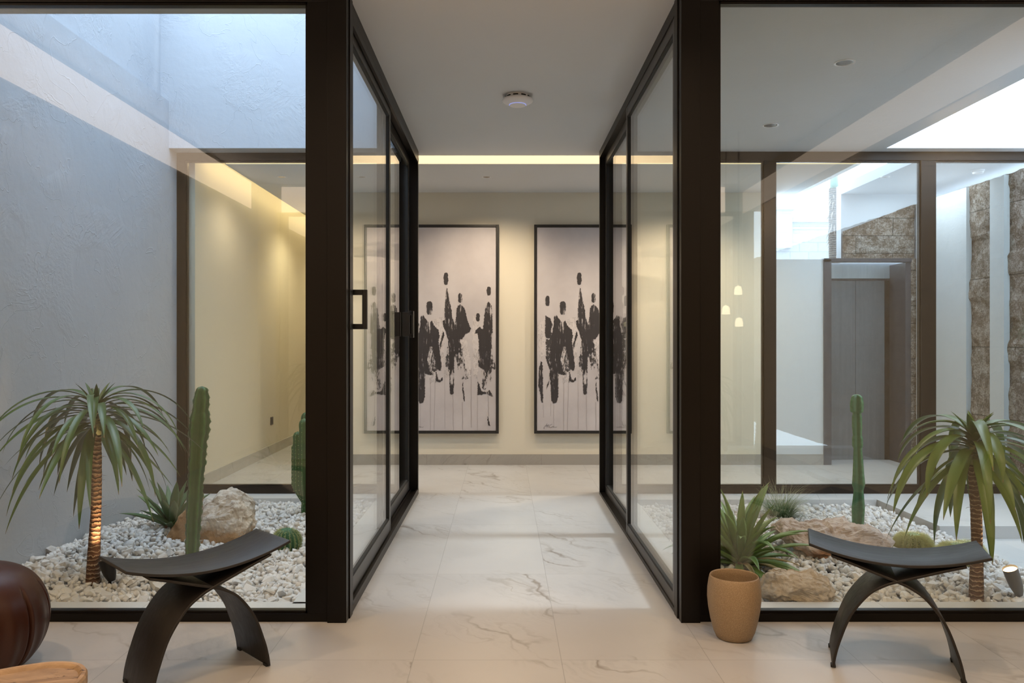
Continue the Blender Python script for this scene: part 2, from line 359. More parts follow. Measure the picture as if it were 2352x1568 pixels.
for i in range(NYs+1):
    y = -.6 + (8.42+.6)*i/NYs  # runs on unseen towards the camera to block mirrored sky
    for j in range(NZs+1):
        z = -.1 + (2.73+.1)*j/NZs
        course = math.floor(z/.185); jj = noise.cell(Vector((course*1.3, math.floor(y/.62+course*.37), 3)))
        d = .02*noise.noise(Vector((y*6, z*6, 1)))+.012*noise.noise(Vector((y*25, z*25, 5)))+.018*(jj-.5)
        g[i, j] = bm.verts.new((4.35+d, y, z+(.012*noise.noise(Vector((y*9, 0, 9))) if j == NZs else 0)))
for i in range(NYs):
    for j in range(NZs): bm.faces.new((g[i, j], g[i, j+1], g[i+1, j+1], g[i+1, j]))
box(bm, 4.40, 4.6, -.6, 8.42, -.1, 2.72)
struct('wall_stone', bm, M['stone_x'])
# mirror image of the stone wall built as a face, top edge in its perspective
bm = bmesh.new()
NX = 60; g = {}
for i in range(NX+1):
    x = 3.58 + (4.34-3.58)*i/NX
    zt = 2.45 + (x-3.58)/(4.34-3.58)*.29
    for j in range(25):
        z = 2.16+(zt-2.16)*j/24
        d = .014*noise.noise(Vector((x*8, z*8, 1)))+.010*noise.noise(Vector((x*30, z*30, 5)))
        g[i, j] = bm.verts.new((x, 8.462+d, z))
for i in range(NX):
    for j in range(24): bm.faces.new((g[i, j], g[i+1, j], g[i+1, j+1], g[i, j+1]))
g = {}
for i in range(13):
    for j in range(81):
        x = 4.26+.09*i/12; z = 2.16*j/80
        edge = .012*noise.noise(Vector((math.floor(z/.16)*3.7, 2, 2))) if i == 0 else 0
        g[i, j] = bm.verts.new((x+edge, 8.41+.012*noise.noise(Vector((x*20, z*20, 4))), z))
for i in range(12):
    for j in range(80): bm.faces.new((g[i, j], g[i+1, j], g[i+1, j+1], g[i, j+1]))
struct('wall_mirrored_stone', bm, M['stone_y'])
# pale panels where the mirrored stone washes out, built onto its face
M['washout'] = plaster('pale_washout_plaster', (.52, .55, .58), .25)
struct('wall_pale_panel', boxes((4.295, 4.345, 7.44, 8.34, 0, 2.72)), M['washout'])
struct('wall_pale_strip', boxes((4.295, 4.345, 6.88, 7.08, 0, 2.72)), M['washout'])

# lift
lift = thing('elevator', 'dark steel two-panel lift door with light steel header beyond the right courtyard', 'elevator', (3.85, 8.4, 0), world=True)
mesh_obj('frame', boxes((3.352, 3.43, 8.38, 8.80, 0, 2.15), (3.352, 4.27, 8.38, 8.46, 2.12, 2.16), (4.213, 4.27, 8.40, 8.80, 0, 2.12), (3.43, 4.22, 8.755, 8.80, 1.955, 1.975), bev=.003), simple('dark_lift_jamb', (.050, .048, .058), .35, 0, nscale=5), lift)
mesh_obj('header_panel', boxes((3.43, 4.213, 8.745, 8.78, 1.977, 2.125)), M['steel_light'], lift)
for a, b in ((3.40, 3.848), (3.852, 4.215)):
    mesh_obj('door_panel', boxes((a, b, 8.765, 8.79, .003, 1.955), bev=.002), M['steel'], lift)
mesh_obj('dark_edge_strip', boxes((4.165, 4.213, 8.75, 8.764, .003, 1.955)), M['bronze'], lift)  # dark strip along the right edge of the door

# mirror images built as solids behind the glass: neighbour building, dish, palm trunk
nb = thing('mirrored_building', 'pale neighbouring block with stepped parapet mirrored in the glass, built beyond the low wall', 'building', (9.5, 26, 0), world=True)
def tilemat():
    t = NT('white_clad_facade'); br = t.n('ShaderNodeTexBrick', {'Vector': t.co(rot=(PI/2, 0, 0)), 'Color1': (.25, .255, .26), 'Color2': (.27, .275, .28), 'Mortar': (.20, .21, .22), 'Scale': 1.0, 'Mortar Size': .012, 'Brick Width': .6, 'Row Height': .3}, offset=.5)
    return t.pbr(br.outputs[0], .8)
M['facade'] = tilemat()
mesh_obj('wall', boxes((6.5, 14.0, 26, 30, 0, 5.15)), M['facade'], nb)
mesh_obj('parapet', boxes((6.4, 14.1, 25.9, 26.1, 5.15, 5.30), (6.4, 14.1, 25.95, 26.05, 4.92, 5.0)), M['facade'], nb)
mesh_obj('stair_tower', boxes((6.4, 9.30, 25.8, 29, 4.3, 5.52), (6.3, 9.38, 25.7, 29, 5.52, 5.62)), M['facade'], nb)
def dish(x, z, r, label):
    t = thing('satellite_dish', label, 'satellite dish', (x, 26.3, z))
    bm = bmesh.new(); lathe([(r*.02, .0), (r*.4, .02), (r*.7, .06), (r, .14), (r*1.02, .14)], 24, bm=bm, cap1=False)
    bmesh.ops.rotate(bm, verts=bm.verts, cent=(0, 0, 0), matrix=Matrix.Rotation(math.radians(70), 3, 'X'))
    bmesh.ops.translate(bm, verts=bm.verts, vec=(0, 0, .55))
    mesh_obj('reflector', bm, M['white_plastic'], t, smooth=True)
    bm = bmesh.new(); tube(bm, [(0, .1, -.01), (0, .1, .3), (0, .02, .55)], .04)
    mesh_obj('mast', bm, M['white_plastic'], t)
dish(9.70, 5.30, .28, 'larger satellite dish on the mirrored neighbouring roof edge')
dish(10.32, 5.30, .18, 'small satellite dish beside a larger one on the mirrored neighbouring roof')
ptk = thing('mirrored_palm_trunk', 'bare shaggy palm trunk with pale green crownshaft mirrored in the glass, built behind the lift', 'palm', (3.92, 9.5, 0))
def barkmat(name, a, b, sc=(1, 1, 14), s2=3.0):
    t = NT(name); wv = t.n('ShaderNodeTexWave', {'Vector': t.co(), 'Scale': s2*4, 'Distortion': 3.5, 'Detail': 3, 'Detail Scale': 3.0}, bands_direction='Z')
    c = t.mix(t.ramp(wv.outputs[1], [(.25, 0.0), (.6, 1.0)]), a, b)
    c = t.mix(t.math('MULTIPLY', t.noise(t.co(), 22, 5), .7), c, tuple(x*.6 for x in a))
    return t.pbr(c, .85, t.bump(wv.outputs[1], .6, .008), 0, .2)
pb = bmesh.new(); prof = []
for i in range(60):
    z = 3.10*i/59; prof.append((.060*(1+.12*noise.noise(Vector((0, z*5, 0)))), z))
lathe(prof, 20, bm=pb, rfun=lambda a, z: 1+.16*noise.noise(Vector((math.cos(a)*2, math.sin(a)*2, z*7))))
mesh_obj('trunk', pb, barkmat('grey_palm_bark', (.09, .08, .075), (.17, .155, .145)), ptk)
pb = lathe([(.050, 3.08), (.046, 3.2), (.038, 3.4), (.026, 3.8), (.016, 4.2)], 16)
mesh_obj('crownshaft', pb, simple('pale_green_crownshaft', (.12, .22, .18), .5, nscale=9, namt=.2), ptk, smooth=True)
fr = bmesh.new(); random.seed(4)
for k in range(70):
    z = random.uniform(1.9, 3.05); a = random.uniform(0, 2*PI); p = Vector((.055*math.cos(a), .055*math.sin(a), z)); q = p+Vector((math.cos(a)*random.uniform(.01, .05), math.sin(a)*.03, -random.uniform(.03, .12)))
    tube(fr, [p, q], [.006, .001], 4)
mesh_obj('fibres', fr, simple('dry_palm_fibre', (.30, .26, .22), .9), ptk)['kind'] = 'stuff'
from mathutils.geometry import tessellate_polygon
# ---------------------------------------------------------------- stools
def stained(name, col, axis='X'):
    t = NT(name); sc = (.05, 1, 1) if axis == 'X' else (1, 1, .05)
    g = t.noise(t.co(scale=sc), 60, 6, .65); b = t.noise(t.co(), 3, 3)
    c = t.mix(g, tuple(x*.55 for x in col), tuple(x*1.5 for x in col)); c = t.mix(t.math('MULTIPLY', b, .5), c, tuple(x*.7 for x in col))
    return t.pbr(c, t.ramp(g, [(.3, .38), (.7, .52)]), t.bump(g, .12, .002), 0, .38)
M['stool_seat'] = stained('dark_stained_ply_seat', (.017, .0155, .016)); M['stool_leg'] = stained('dark_stained_ply_leg', (.014, .0115, .0105), 'Z')
def sheet(profile, v0, v1, th, vf=None):
    """extrude a profile (u,z) polyline across v with thickness th"""
    bm = bmesh.new(); pts = [Vector((u, z)) for u, z in profile]; n = len(pts); top, bot = [], []
    for i, p in enumerate(pts):
        t = (pts[min(i+1, n-1)]-pts[max(i-1, 0)]).normalized(); nn = Vector((-t.y, t.x))
        a, b = (v0, v1) if vf is None else vf(i/(n-1))
        q0, q1 = p+nn*th/2, p-nn*th/2
        top.append([bm.verts.new((q0.x, v, q0.y)) for v in (a, b)]); bot.append([bm.verts.new((q1.x, v, q1.y)) for v in (a, b)])
    for i in range(n-1):
        bm.faces.new((top[i][0], top[i+1][0], top[i+1][1], top[i][1])); bm.faces.new((bot[i][0], bot[i][1], bot[i+1][1], bot[i+1][0]))
        bm.faces.new((top[i][0], bot[i][0], bot[i+1][0], top[i+1][0])); bm.faces.new((top[i][1], top[i+1][1], bot[i+1][1], bot[i][1]))
    for k in (0, n-1): bm.faces.new((top[k][0], top[k][1], bot[k][1], bot[k][0]))
    bmesh.ops.recalc_face_normals(bm, faces=bm.faces)
    return bm
def spline(pts, n=48):
    out = []; P = [pts[0]]+list(pts)+[pts[-1]]
    m = len(pts)-1
    for s in range(n+1):
        x = s/n*m; i = min(int(x), m-1); t = x-i; a, b, c, d = [np.array(P[i+k], float) for k in range(4)]
        if i == 0: a = 2*b-c
        if i == m-1: d = 2*c-b
        out.append(tuple(.5*((2*b)+(-a+c)*t+(2*a-5*b+4*c-d)*t*t+(-a+3*b-3*c+d)*t**3)))
    return out
def soften(o, w=.002):
    b = o.modifiers.new('bevel', 'BEVEL'); b.width = w; b.segments = 2; b.limit_method = 'ANGLE'; b.angle_limit = math.radians(40)
    for f in o.data.polygons: f.use_smooth = True
    o.modifiers.new('wn', 'WEIGHTED_NORMAL') if False else None
def stool(loc, rz, hv, label):
    t = thing('stool', label, 'stool', loc, rz, 'pair of dark curved stools')
    seat = [(-.318+.636*i/40, .428+.056*((-.318+.636*i/40)/.318)**2) for i in range(41)]
    soften(mesh_obj('seat', sheet(seat, -hv, hv, .011), M['stool_seat'], t))
    legp = [(-.2286, .006), (-.222, .05), (-.205, .1135), (-.1655, .217), (-.103, .304), (-.045, .345), (.005, .366), (.08, .392), (.16, .420), (.235, .4445)]
    for s in (1, -1):
        pr = [(s*u, z-(.001 if s < 0 else 0)) for u, z in spline(legp)]
        # the two bent sheets cross like interlocking fingers: each keeps the full width on its own side
        o = mesh_obj('leg', sheet(pr, -hv+.004+(0 if s > 0 else .0015), hv-.004-(0 if s > 0 else .0015), .010), M['stool_leg'], t); soften(o)
        for v in (-hv+.03, hv-.03):
            xx = s*-.2286; mesh_obj('glide', box(bmesh.new(), xx-.0095, xx+.0095, v-.014, v+.014, 0, .011, bev=.003), M['gasket'], o)
    return t
stool((1.562, 3.21, 0), math.atan2(-.34, .94), .138, 'dark curved stool standing beside the beige pot, cactus and gravel behind')
stool((-1.186, 3.118, 0), math.atan2(.697, .717), .143, 'dark curved stool turned at an angle beside the brown leather pouf')

# ---------------------------------------------------------------- pot
def speckle():
    t = NT('beige_speckled_ceramic'); f = t.noise(t.co(), 320, 3, .7); g = t.noise(t.co(), 4, 3)
    c = t.mix(t.ramp(f, [(.42, 0.0), (.62, 1.0)]), (.22, .15, .085), (.34, .245, .15)); c = t.mix(t.math('MULTIPLY', g, .25), c, (.34, .25, .15))
    return t.pbr(c, .55, t.bump(f, .1, .001), 0, .4)
M['pot'] = speckle()
pot = thing('waste_bin', 'round beige speckled ceramic pot on the tiles in front of the right post', 'pot', ((1686-CX)*3.5/FPX, 3.50, 0))
prof = [(.066, 0), (.076, .004), (.088, .03), (.101, .08), (.110, .13), (.1145, .175), (.1135, .215), (.1085, .25), (.1045, .267), (.1015, .272), (.0985, .267), (.102, .24), (.106, .19), (.103, .13), (.092, .06), (.075, .015)]
pot.name = 'ceramic_pot'
mesh_obj('body', lathe(prof, 72), M['pot'], pot, smooth=True)

# ---------------------------------------------------------------- pouf and travertine table
pf = thing('leather_pouf', 'round dark brown leather pouf with gathered pleats at the left edge', 'pouf', ((-78-CX)*3.08/FPX, 3.08, 0))
R, H = .283, .425
prof = []
for i in range(61):
    a = -PI/2 + PI*i/60
    prof.append((max(.004, R*abs(math.cos(a))**.62), H/2+H/2*(1 if a > 0 else -1)*abs(math.sin(a))**1.0))
NP = 12
def pleat(a, z):
    x = (a*NP/(2*PI)+.31) % 1.0; d = min(x, 1-x)
    depth = max(0, min(1, (.36-z)/.22))*max(0, min(1, (z+.05)/.1))
    return 1-.24*depth*math.exp(-(d/.045)**2)+.012*depth*math.cos(4*PI*x)+.006*noise.noise(Vector((math.cos(a)*3, math.sin(a)*3, z*6)))
def leather():
    t = NT('dark_brown_leather'); v = t.n('ShaderNodeTexVoronoi', {'Vector': t.co(), 'Scale': 220.0}); n = t.noise(t.co(), 5, 4)
    return t.pbr(t.mix(n, (.028, .0085, .0045), (.052, .0175, .0095)), t.ramp(n, [(.3, .34), (.7, .46)]), t.bump(v.outputs[0], .08, .002), 0, .3)
mesh_obj('cushion', lathe(prof, 480, rfun=pleat), leather(), pf, smooth=True)

def travertine():
    t = NT('honed_travertine'); s = t.co(scale=(1, 3.2, 1), rot=(0, 0, .5))
    band = t.noise(s, 5, 8, .62, .6); pits = t.noise(t.co(scale=(1, 2.4, 1), rot=(0, 0, .5)), 42, 5, .6)
    c = t.mix(t.ramp(band, [(.30, 0.0), (.50, .5), (.68, 1.0)]), (.13, .075, .038), (.42, .29, .175))
    pm = t.math('MULTIPLY', t.ramp(pits, [(.58, 0.0), (.62, 1.0)]), t.ramp(t.noise(s, 4, 3), [(.5, 0.0), (.56, 1.0)]))
    c = t.mix(t.math('MULTIPLY', pm, .85), c, (.06, .035, .025))
    return t.pbr(c, .45, t.bump(t.math('MULTIPLY', pm, -1), .5, .003), 0, .35)
M['trav'] = travertine()
tb = thing('side_table', 'low rounded travertine table with a raised rim in the bottom left corner', 'table', (-1.30, 1.88, 0))
out = [(-1.46, 1.985), (-1.34, 2.033), (-1.246, 2.088), (-1.176, 2.112), (-1.105, 2.098), (-1.060, 2.045), (-1.045, 1.96), (-1.06, 1.86), (-1.14, 1.75), (-1.30, 1.685), (-1.46, 1.70), (-1.57, 1.79), (-1.575, 1.90)]
cl = []
n_ = len(out)
for i in range(n_):
    a, b_, c_, d_ = [np.array(out[(i+k-1) % n_]) for k in range(4)]
    for t_ in np.linspace(0, 1, 8, endpoint=False):
        cl.append(.5*((2*b_)+(-a+c_)*t_+(2*a-5*b_+4*c_-d_)*t_*t_+(-a+3*b_-3*c_+d_)*t_**3)-np.array([-1.30, 1.88]))
cl = np.array(cl); L = len(cl)
def loop_ring(bm, inset, z):
    tan = np.roll(cl, -1, 0)-np.roll(cl, 1, 0); nn = np.stack([tan[:, 1], -tan[:, 0]], 1); nn /= np.linalg.norm(nn, axis=1)[:, None]
    s = -1 if (cl*nn).sum() > 0 else 1
    p = cl+s*nn*inset
    return [bm.verts.new((x, y, z)) for x, y in p]
bm = bmesh.new()
ZT = .450
rings = [loop_ring(bm, i, z) for i, z in ((.006, ZT-.034), (0, ZT-.028), (0, ZT-.006), (.004, ZT), (.013, ZT), (.017, ZT-.004), (.021, ZT-.010))]
for a, b_ in zip(rings, rings[1:]):
    for k in range(L): bm.faces.new((a[k], a[(k+1) % L], b_[(k+1) % L], b_[k]))
bm.faces.new(rings[-1]); bm.faces.new(list(reversed(rings[0]))); bmesh.ops.recalc_face_normals(bm, faces=bm.faces)
mesh_obj('table_top', bm, M['trav'], tb)
mesh_obj('pedestal', lathe([(.13, 0), (.135, .01), (.10, .05), (.075, .2), (.09, .38), (.12, ZT-.035)], 40), M['trav'], tb, smooth=True)

# ---------------------------------------------------------------- ceiling fittings
ap = thing('ceiling_access_point', 'round white device with a dim blue ring on the corridor ceiling', 'ceiling device', ((1189-CX)*5.25/FPX, 5.25, 2.90))
mesh_obj('base', lathe([(.074, 0), (.076, -.012), (.076, -.02)], 48, cap1=False), M['white_plastic'], ap)
for k in range(9):
    a = 2*PI*k/9; b = bmesh.new(); 
    for q in np.linspace(a+.12, a+.55, 5)[:-1]:
        dq = .107
        box(b, .0755, .0785, -.001, .001, -.017, -.009); vs = b.verts[-8:]
        for v, yy in zip(vs, (0, 0, dq, dq, 0, 0, dq, dq)): v.co.y = 0; r_ = v.co.x; ang = q+yy; v.co.x, v.co.y = r_*math.cos(ang), r_*math.sin(ang)
    mesh_obj('vent_slot', b, M['gasket'], ap)
mesh_obj('shell', lathe([(.076, -.016), (.098, -.026), (.1015, -.034), (.099, -.041), (.085, -.050), (.060, -.060), (.056, -.061)], 64, cap0=False, cap1=True), M['white_plastic'], ap, smooth=True)
mesh_obj('status_ring', lathe([(.056, -.0600), (.0565, -.064), (.053, -.064), (.053, -.060)], 48, cap0=False, cap1=False), emit('dim_blue_ring', (.45, .50, 1.0), .75), ap)
mesh_obj('face_plate', lathe([(.0525, -.060), (.052, -.067), (.040, -.069)], 48, cap0=False), M['white_plastic'], ap)

def downlight(x, y, z, label, r=.042, on=None):
    t = thing('downlight', label, 'downlight', (x, y, z), group='recessed ceiling downlights')
    mesh_obj('trim_ring', lathe([(r, 0), (r+.001, -.003), (r-.007, -.004), (r-.010, -.001)], 36, cap0=False, cap1=False), M['white_plastic'], t)
    mesh_obj('reflector', lathe([(r-.010, -.0025), (r-.018, -.0015), (.012, -.001)], 36, cap0=False), M['chrome'], t)
    if on:
        l = bpy.data.lights.new('downlight_lamp', 'SPOT'); l.energy = on[0]; l.color = on[1]; l.spot_size = math.radians(on[2]); l.spot_blend = .7; l.shadow_soft_size = on[3] if len(on) > 3 else .03
        o = bpy.data.objects.new('downlight_lamp', l); C.objects.link(o); o.location = (x, y, z-.02)
    return t
GW = (1.0, .80, .56)
downlight(-.16, 7.60, 2.85, 'downlight above the gap between corridor and left painting', .042, (80, GW, 150))
downlight(-2.10, 7.60, 2.85, 'downlight seen through the back window of the left courtyard', .042, (26, GW, 150))
downlight(1.78, 7.60, 2.85, 'downlight over the gallery behind the right glass panels', .042, (80, GW, 150))
downlight(3.62, 7.60, 2.85, 'downlight on the pale porch ceiling in front of the lift', .042)
downlight(1.972, 4.63, 2.90, 'nearer of the two downlights in the right courtyard ceiling', .058)
downlight(1.99, 5.97, 2.90, 'farther of the two downlights in the right courtyard ceiling', .058)
dt = thing('smoke_detector', 'round white detector on the porch ceiling near the right mullion', 'detector', (4.32, 7.30, 2.85))
mesh_obj('base', lathe([(.055, 0), (.055, -.012)], 32), M['white_plastic'], dt)
mesh_obj('dome', lathe([(.050, -.012), (.044, -.03), (.02, -.036)], 32), M['white_plastic'], dt, smooth=True)

# wall socket on the gallery side wall
sk = thing('wall_socket', 'small black socket plate low on the cream wall behind the left window', 'socket', (-2.66, 9.20, .38))
mesh_obj('plate', boxes((0, .010, -.045, .045, -.045, .045), bev=.003), M['black'], sk)
mesh_obj('insert', boxes((.010, .012, -.03, .03, -.03, .03), bev=.001), M['gasket'], sk)

# ---------------------------------------------------------------- paintings
def canvas_mat():
    t = NT('pale_lilac_canvas'); n = t.noise(t.co(), 2.5, 5); 
    return t.pbr(t.mix(t.ramp(n, [(.35, 0.0), (.7, 1.0)]), (.45, .42, .44), (.54, .51, .53)), .6, None, 0, .3)
def ink(name, col, cover, sc=(1, 1, .12)):
    t = NT(name); n = t.noise(t.co(scale=sc), 55, 5, .7); n2 = t.noise(t.co(), 4.5, 4, .6)
    f = t.math('ADD', t.math('MULTIPLY', n, .6), t.math('MULTIPLY', n2, .6))
    a = t.ramp(f, [(cover, 1.0), (cover+.05, 0.0)])
    p = t.n('ShaderNodeBsdfPrincipled', {'Base Color': t.mix(n, tuple(x*.6 for x in col), tuple(x*1.8 for x in col)), 'Roughness': .55, 'Alpha': a})
    t.t.links.new(p.outputs[0], t.out.inputs[0]); return t.m
M['canvas'] = canvas_mat(); M['ink'] = ink('charcoal_brush_ink', (.028, .024, .026), .66); M['ink_dry'] = ink('dry_charcoal_ink', (.04, .036, .038), .575, (1, 1, .35)); M['wash'] = ink('pale_grey_wash', (.46, .43, .44), .62, (1, 1, .3)); M['drip'] = simple('thin_grey_drip', (.36, .33, .34), .6)
M['art_frame'] = simple('black_picture_frame', (.014, .013, .013), .4, nscale=20)
POLY = dict(
ink=[
 [(175,700),(185,680),(215,720),(235,745),(255,720),(268,760),(300,790),(308,840),(300,870),(312,960),(322,1050),(315,1078),(300,1075),(270,980),(262,940),(255,900),(240,910),(222,1000),(240,1085),(262,1105),(240,1110),(205,1100),(205,1260),(195,1300),(170,1310),(155,1290),(150,1150),(140,1120),(150,1070),(150,930),(160,820),(170,770)],
 [(115,690),(130,700),(150,712),(168,760),(155,780),(145,850),(128,850),(120,850),(110,820)],
 [(112,975),(130,985),(152,1050),(145,1075)],
 [(80,1010),(92,1020),(97,1100),(95,1200),(98,1305),(88,1305),(75,1230),(65,1190),(68,1080)],
 [(146,1120),(138,1170),(120,1215),(124,1185),(138,1150)],
 [(358,490),(368,520),(378,590),(392,650),(398,710),(418,760),(425,690),(428,640),(440,620),(455,612),(485,640),(495,690),(510,740),(530,785),(515,810),(490,820),(470,855),(450,860),(452,880),(462,930),(440,960),(425,960),(415,970),(410,1040),(408,1180),(402,1245),(385,1245),(380,1200),(378,1100),(374,1000),(375,920),(368,860),(350,800),(335,770),(330,730),(345,720),(342,640),(348,560)],
 [(652,590),(675,620),(680,700),(682,800),(675,880),(672,960),(662,1060),(640,1110),(620,1070),(600,1060),(582,1050),(582,950),(585,860),(575,815),(555,820),(565,790),(590,770),(612,790),(620,720),(630,640)],
 [(578,1150),(590,1180),(605,1225),(640,1230),(660,1215),(685,1262),(660,1255),(640,1240),(600,1250),(575,1250)],
 [(284,1075),(292,1120),(310,1148),(330,1125),(328,1150),(310,1162),(285,1150),(278,1165)],
 [(335,800),(342,830),(325,880),(315,930),(308,900),(320,850)],
 [(648,1400),(660,1440),(665,1470),(652,1465),(645,1430)],
 [(470,1150),(480,1230),(488,1300),(478,1290),(468,1220)],
],
ink_dry=[
 [(222,905),(262,900),(300,870),(320,1060),(285,1078),(262,1105),(232,1095)],
 [(362,860),(380,900),(380,1100),(360,1090),(350,1030),(360,930)],
 [(410,960),(455,880),(475,960),(492,1060),(508,1135),(490,1142),(455,1135),(440,1080),(428,1000)],
 [(155,790),(160,860),(150,940),(158,1030),(120,980),(118,860),(140,860)],
 [(672,880),(690,980),(707,1060),(695,1072),(675,1062),(668,1200),(640,1110),(655,1000)],
 [(378,1150),(412,1150),(404,1245),(384,1248)],
 [(600,1060),(640,1100),(645,1235),(605,1200),(612,1130)],
],
wash=[
 [(450,870),(500,860),(528,1000),(532,1120),(505,1135),(490,1060),(470,960)],
 [(268,720),(330,700),(345,800),(330,1090),(315,950),(305,860)],
 [(545,690),(580,700),(585,960),(575,1150),(548,1140),(540,860)],
 [(60,760),(112,700),(112,960),(80,1000),(60,900)],
 [(255,1080),(300,1090),(290,1130),(235,1180),(235,1110)],
 [(340,1080),(380,1060),(380,1120),(340,1130)],
],
)
HEADS = [(129,588,14,34), (237,637,20,46), (353,432,15,42), (453,567,13,33), (578,703,13,27), (655,518,14,30)]
DRIPS = [(245,1110,1500,3,-3), (277,1150,1500,3,-8), (345,1100,1490,2,0), (402,1250,1504,3,3), (468,1300,1504,3,2), (530,1060,1480,4,2), (172,1310,1480,2,1), (152,1310,1400,2,0), (575,1160,1500,2,0), (650,1250,1400,4,4), (98,1310,1410,2,3)]
def painting(x0, label, seed):
    """x0: world x of the left outer frame edge"""
    YP = 8.395; s = 8.37/FPX*.3254
    Wd, Hd = 690*s, 1472*s; z0 = HC-(995-CY)*8.37/FPX
    t = thing('framed_painting', label, 'painting', (x0, YP, z0), group='pair of tall framed paintings')
    fw = .026
    mesh_obj('frame', boxes((0, fw, -.045, -.002, 0, Hd), (Wd-fw, Wd, -.045, -.002, 0, Hd), (fw, Wd-fw, -.045, -.002, 0, fw), (fw, Wd-fw, -.045, -.002, Hd-fw, Hd), bev=.002), M['art_frame'], t)
    mesh_obj('canvas', boxes((fw+.004, Wd-fw-.004, -.036, -.006, fw+.004, Hd-fw-.004)), M['canvas'], t)
    def q(p): return ((p[0]-35)*s, (1522-p[1])*s)
    rnd = random.Random(seed); lay = 0
    for key in ('wash', 'ink_dry', 'ink'):
        bm = bmesh.new(); lay += 1; yy = -.0366-.0006*lay
        jag = {'wash': .006, 'ink_dry': .007, 'ink': .0045}[key]
        polys = [[q(p) for p in P] for P in POLY[key]]
        if key == 'ink':
            for cx_, cy_, rx, ry in HEADS:
                polys.append([q((cx_+rx*math.copysign(abs(math.cos(a))**.6, math.cos(a))*(1+.12*rnd.random()), cy_+ry*math.copysign(abs(math.sin(a))**.75, math.sin(a))*(1+.08*rnd.random()))) for a in np.linspace(0, 2*PI, 18, endpoint=False)])
        for P in polys:
            vv = []
            for i, a in enumerate(P):
                b = P[(i+1) % len(P)]; d = math.dist(a, b); k = max(1, int(d/.008))
                dx, dy = (b[0]-a[0])/(d+1e-9), (b[1]-a[1])/(d+1e-9)
                for j in range(k):
                    u = j/k; o_ = rnd.uniform(-1, 1)*jag*(1.0 if j else .4)
                    x = a[0]+(b[0]-a[0])*u+dy*o_; z = a[1]+(b[1]-a[1])*u-dx*o_
                    vv.append(bm.verts.new((min(max(x, fw+.008), Wd-fw-.008), yy, z)))
            for tri in tessellate_polygon([[v.co for v in vv]]):
                if len(set(tri)) == 3: bm.faces.new([vv[k] for k in tri])
        bm.normal_update()
        bmesh.ops.reverse_faces(bm, faces=[f for f in bm.faces if f.normal.y > 0])
        yo = mesh_obj({'wash': 'grey_wash', 'ink_dry': 'dry_brushwork', 'ink': 'ink_figures'}[key], bm, M[key], t)
    for (x, ya, yb, wd, dr) in DRIPS:
        bm = bmesh.new()
        pts = [(x+dr*k/12+rnd.uniform(-1, 1)*1.2, ya+(yb-ya)*k/12) for k in range(13)]
        for (a, b) in zip(pts, pts[1:]):
            (ax, az), (bx, bz) = q(a), q(b); w_ = wd*s*.75
            bm.faces.new([bm.verts.new(p) for p in ((ax-w_, -.0370, az), (bx-w_, -.0370, bz), (bx+w_, -.0370, bz), (ax+w_, -.0370, az))])
        mesh_obj('paint_drip', bm, M['drip'], t)
    bm = bmesh.new()
    sig = [[(102,1482),(112,1470),(122,1458),(126,1450),(125,1466),(123,1478)], [(110,1470),(130,1466)], [(128,1478),(131,1466),(134,1464)], [(136,1456),(138,1478),(143,1470)], [(132,1464),(142,1462)],
           [(162,1456),(150,1460),(142,1472),(146,1481),(160,1478),(166,1470),(170,1474),(168,1480),(172,1470),(174,1480),(180,1474),(186,1479),(196,1474)], [(98,1484),(108,1486),(104,1480)]]
    for st in sig: tube(bm, [(q(p)[0], -.0372, q(p)[1]) for p in st], .0011, 4)
    mesh_obj('signature', bm, simple('ink_signature', (.09, .08, .08), .6), t)
    return t
painting((1227-CX)*8.35/FPX, 'tall framed abstract of dark brushed figures, nearer the right glass wall', 3)
painting((920.5-CX)*8.35/FPX, 'tall framed abstract of dark brushed figures, partly behind the left door', 3)

# pendant lamps of the living room (mirrored in the right glass)
for (px, py, lab) in ((1695, 668, 'highest glass pendant lamp mirrored in the right window'), (1667, 713, 'glass pendant lamp mirrored close to the right post'), (1697, 741, 'lowest glass pendant lamp mirrored in the right window')):
    Ym = 7.6; p = at(px, py, Ym); x, y, z = p.x, 2*3.72-Ym, p.z
    t = thing('pendant_lamp', lab, 'pendant lamp', (x, y, z), group='living room pendant lamps')
    sh = mesh_obj('glass_shade', lathe([(.014, .075), (.035, .062), (.048, .03), (.052, -.01), (.054, -.045), (.066, -.05), (.054, -.047), (.050, -.01), (.046, .03), (.033, .058), (.012, .07)], 32, cap0=False, cap1=False), M['glass'], t, smooth=True)
    mesh_obj('diffuser', lathe([(.004, .05), (.026, .04), (.036, .01), (.037, -.032), (.03, -.036), (.004, -.037)], 24), emit('frosted_lamp_diffuser', (1.0, .74, .48), 7.0), t, smooth=True)
    mesh_obj('bulb', lathe([(.003, -.03), (.010, -.024), (.012, -.012), (.008, 0), (.003, .006)], 16), M['lamp'], t)
    b = bmesh.new(); tube(b, [(0, 0, .07), (0, 0, 3.28-z)], .003, 6); mesh_obj('cord', b, M['black'], t)

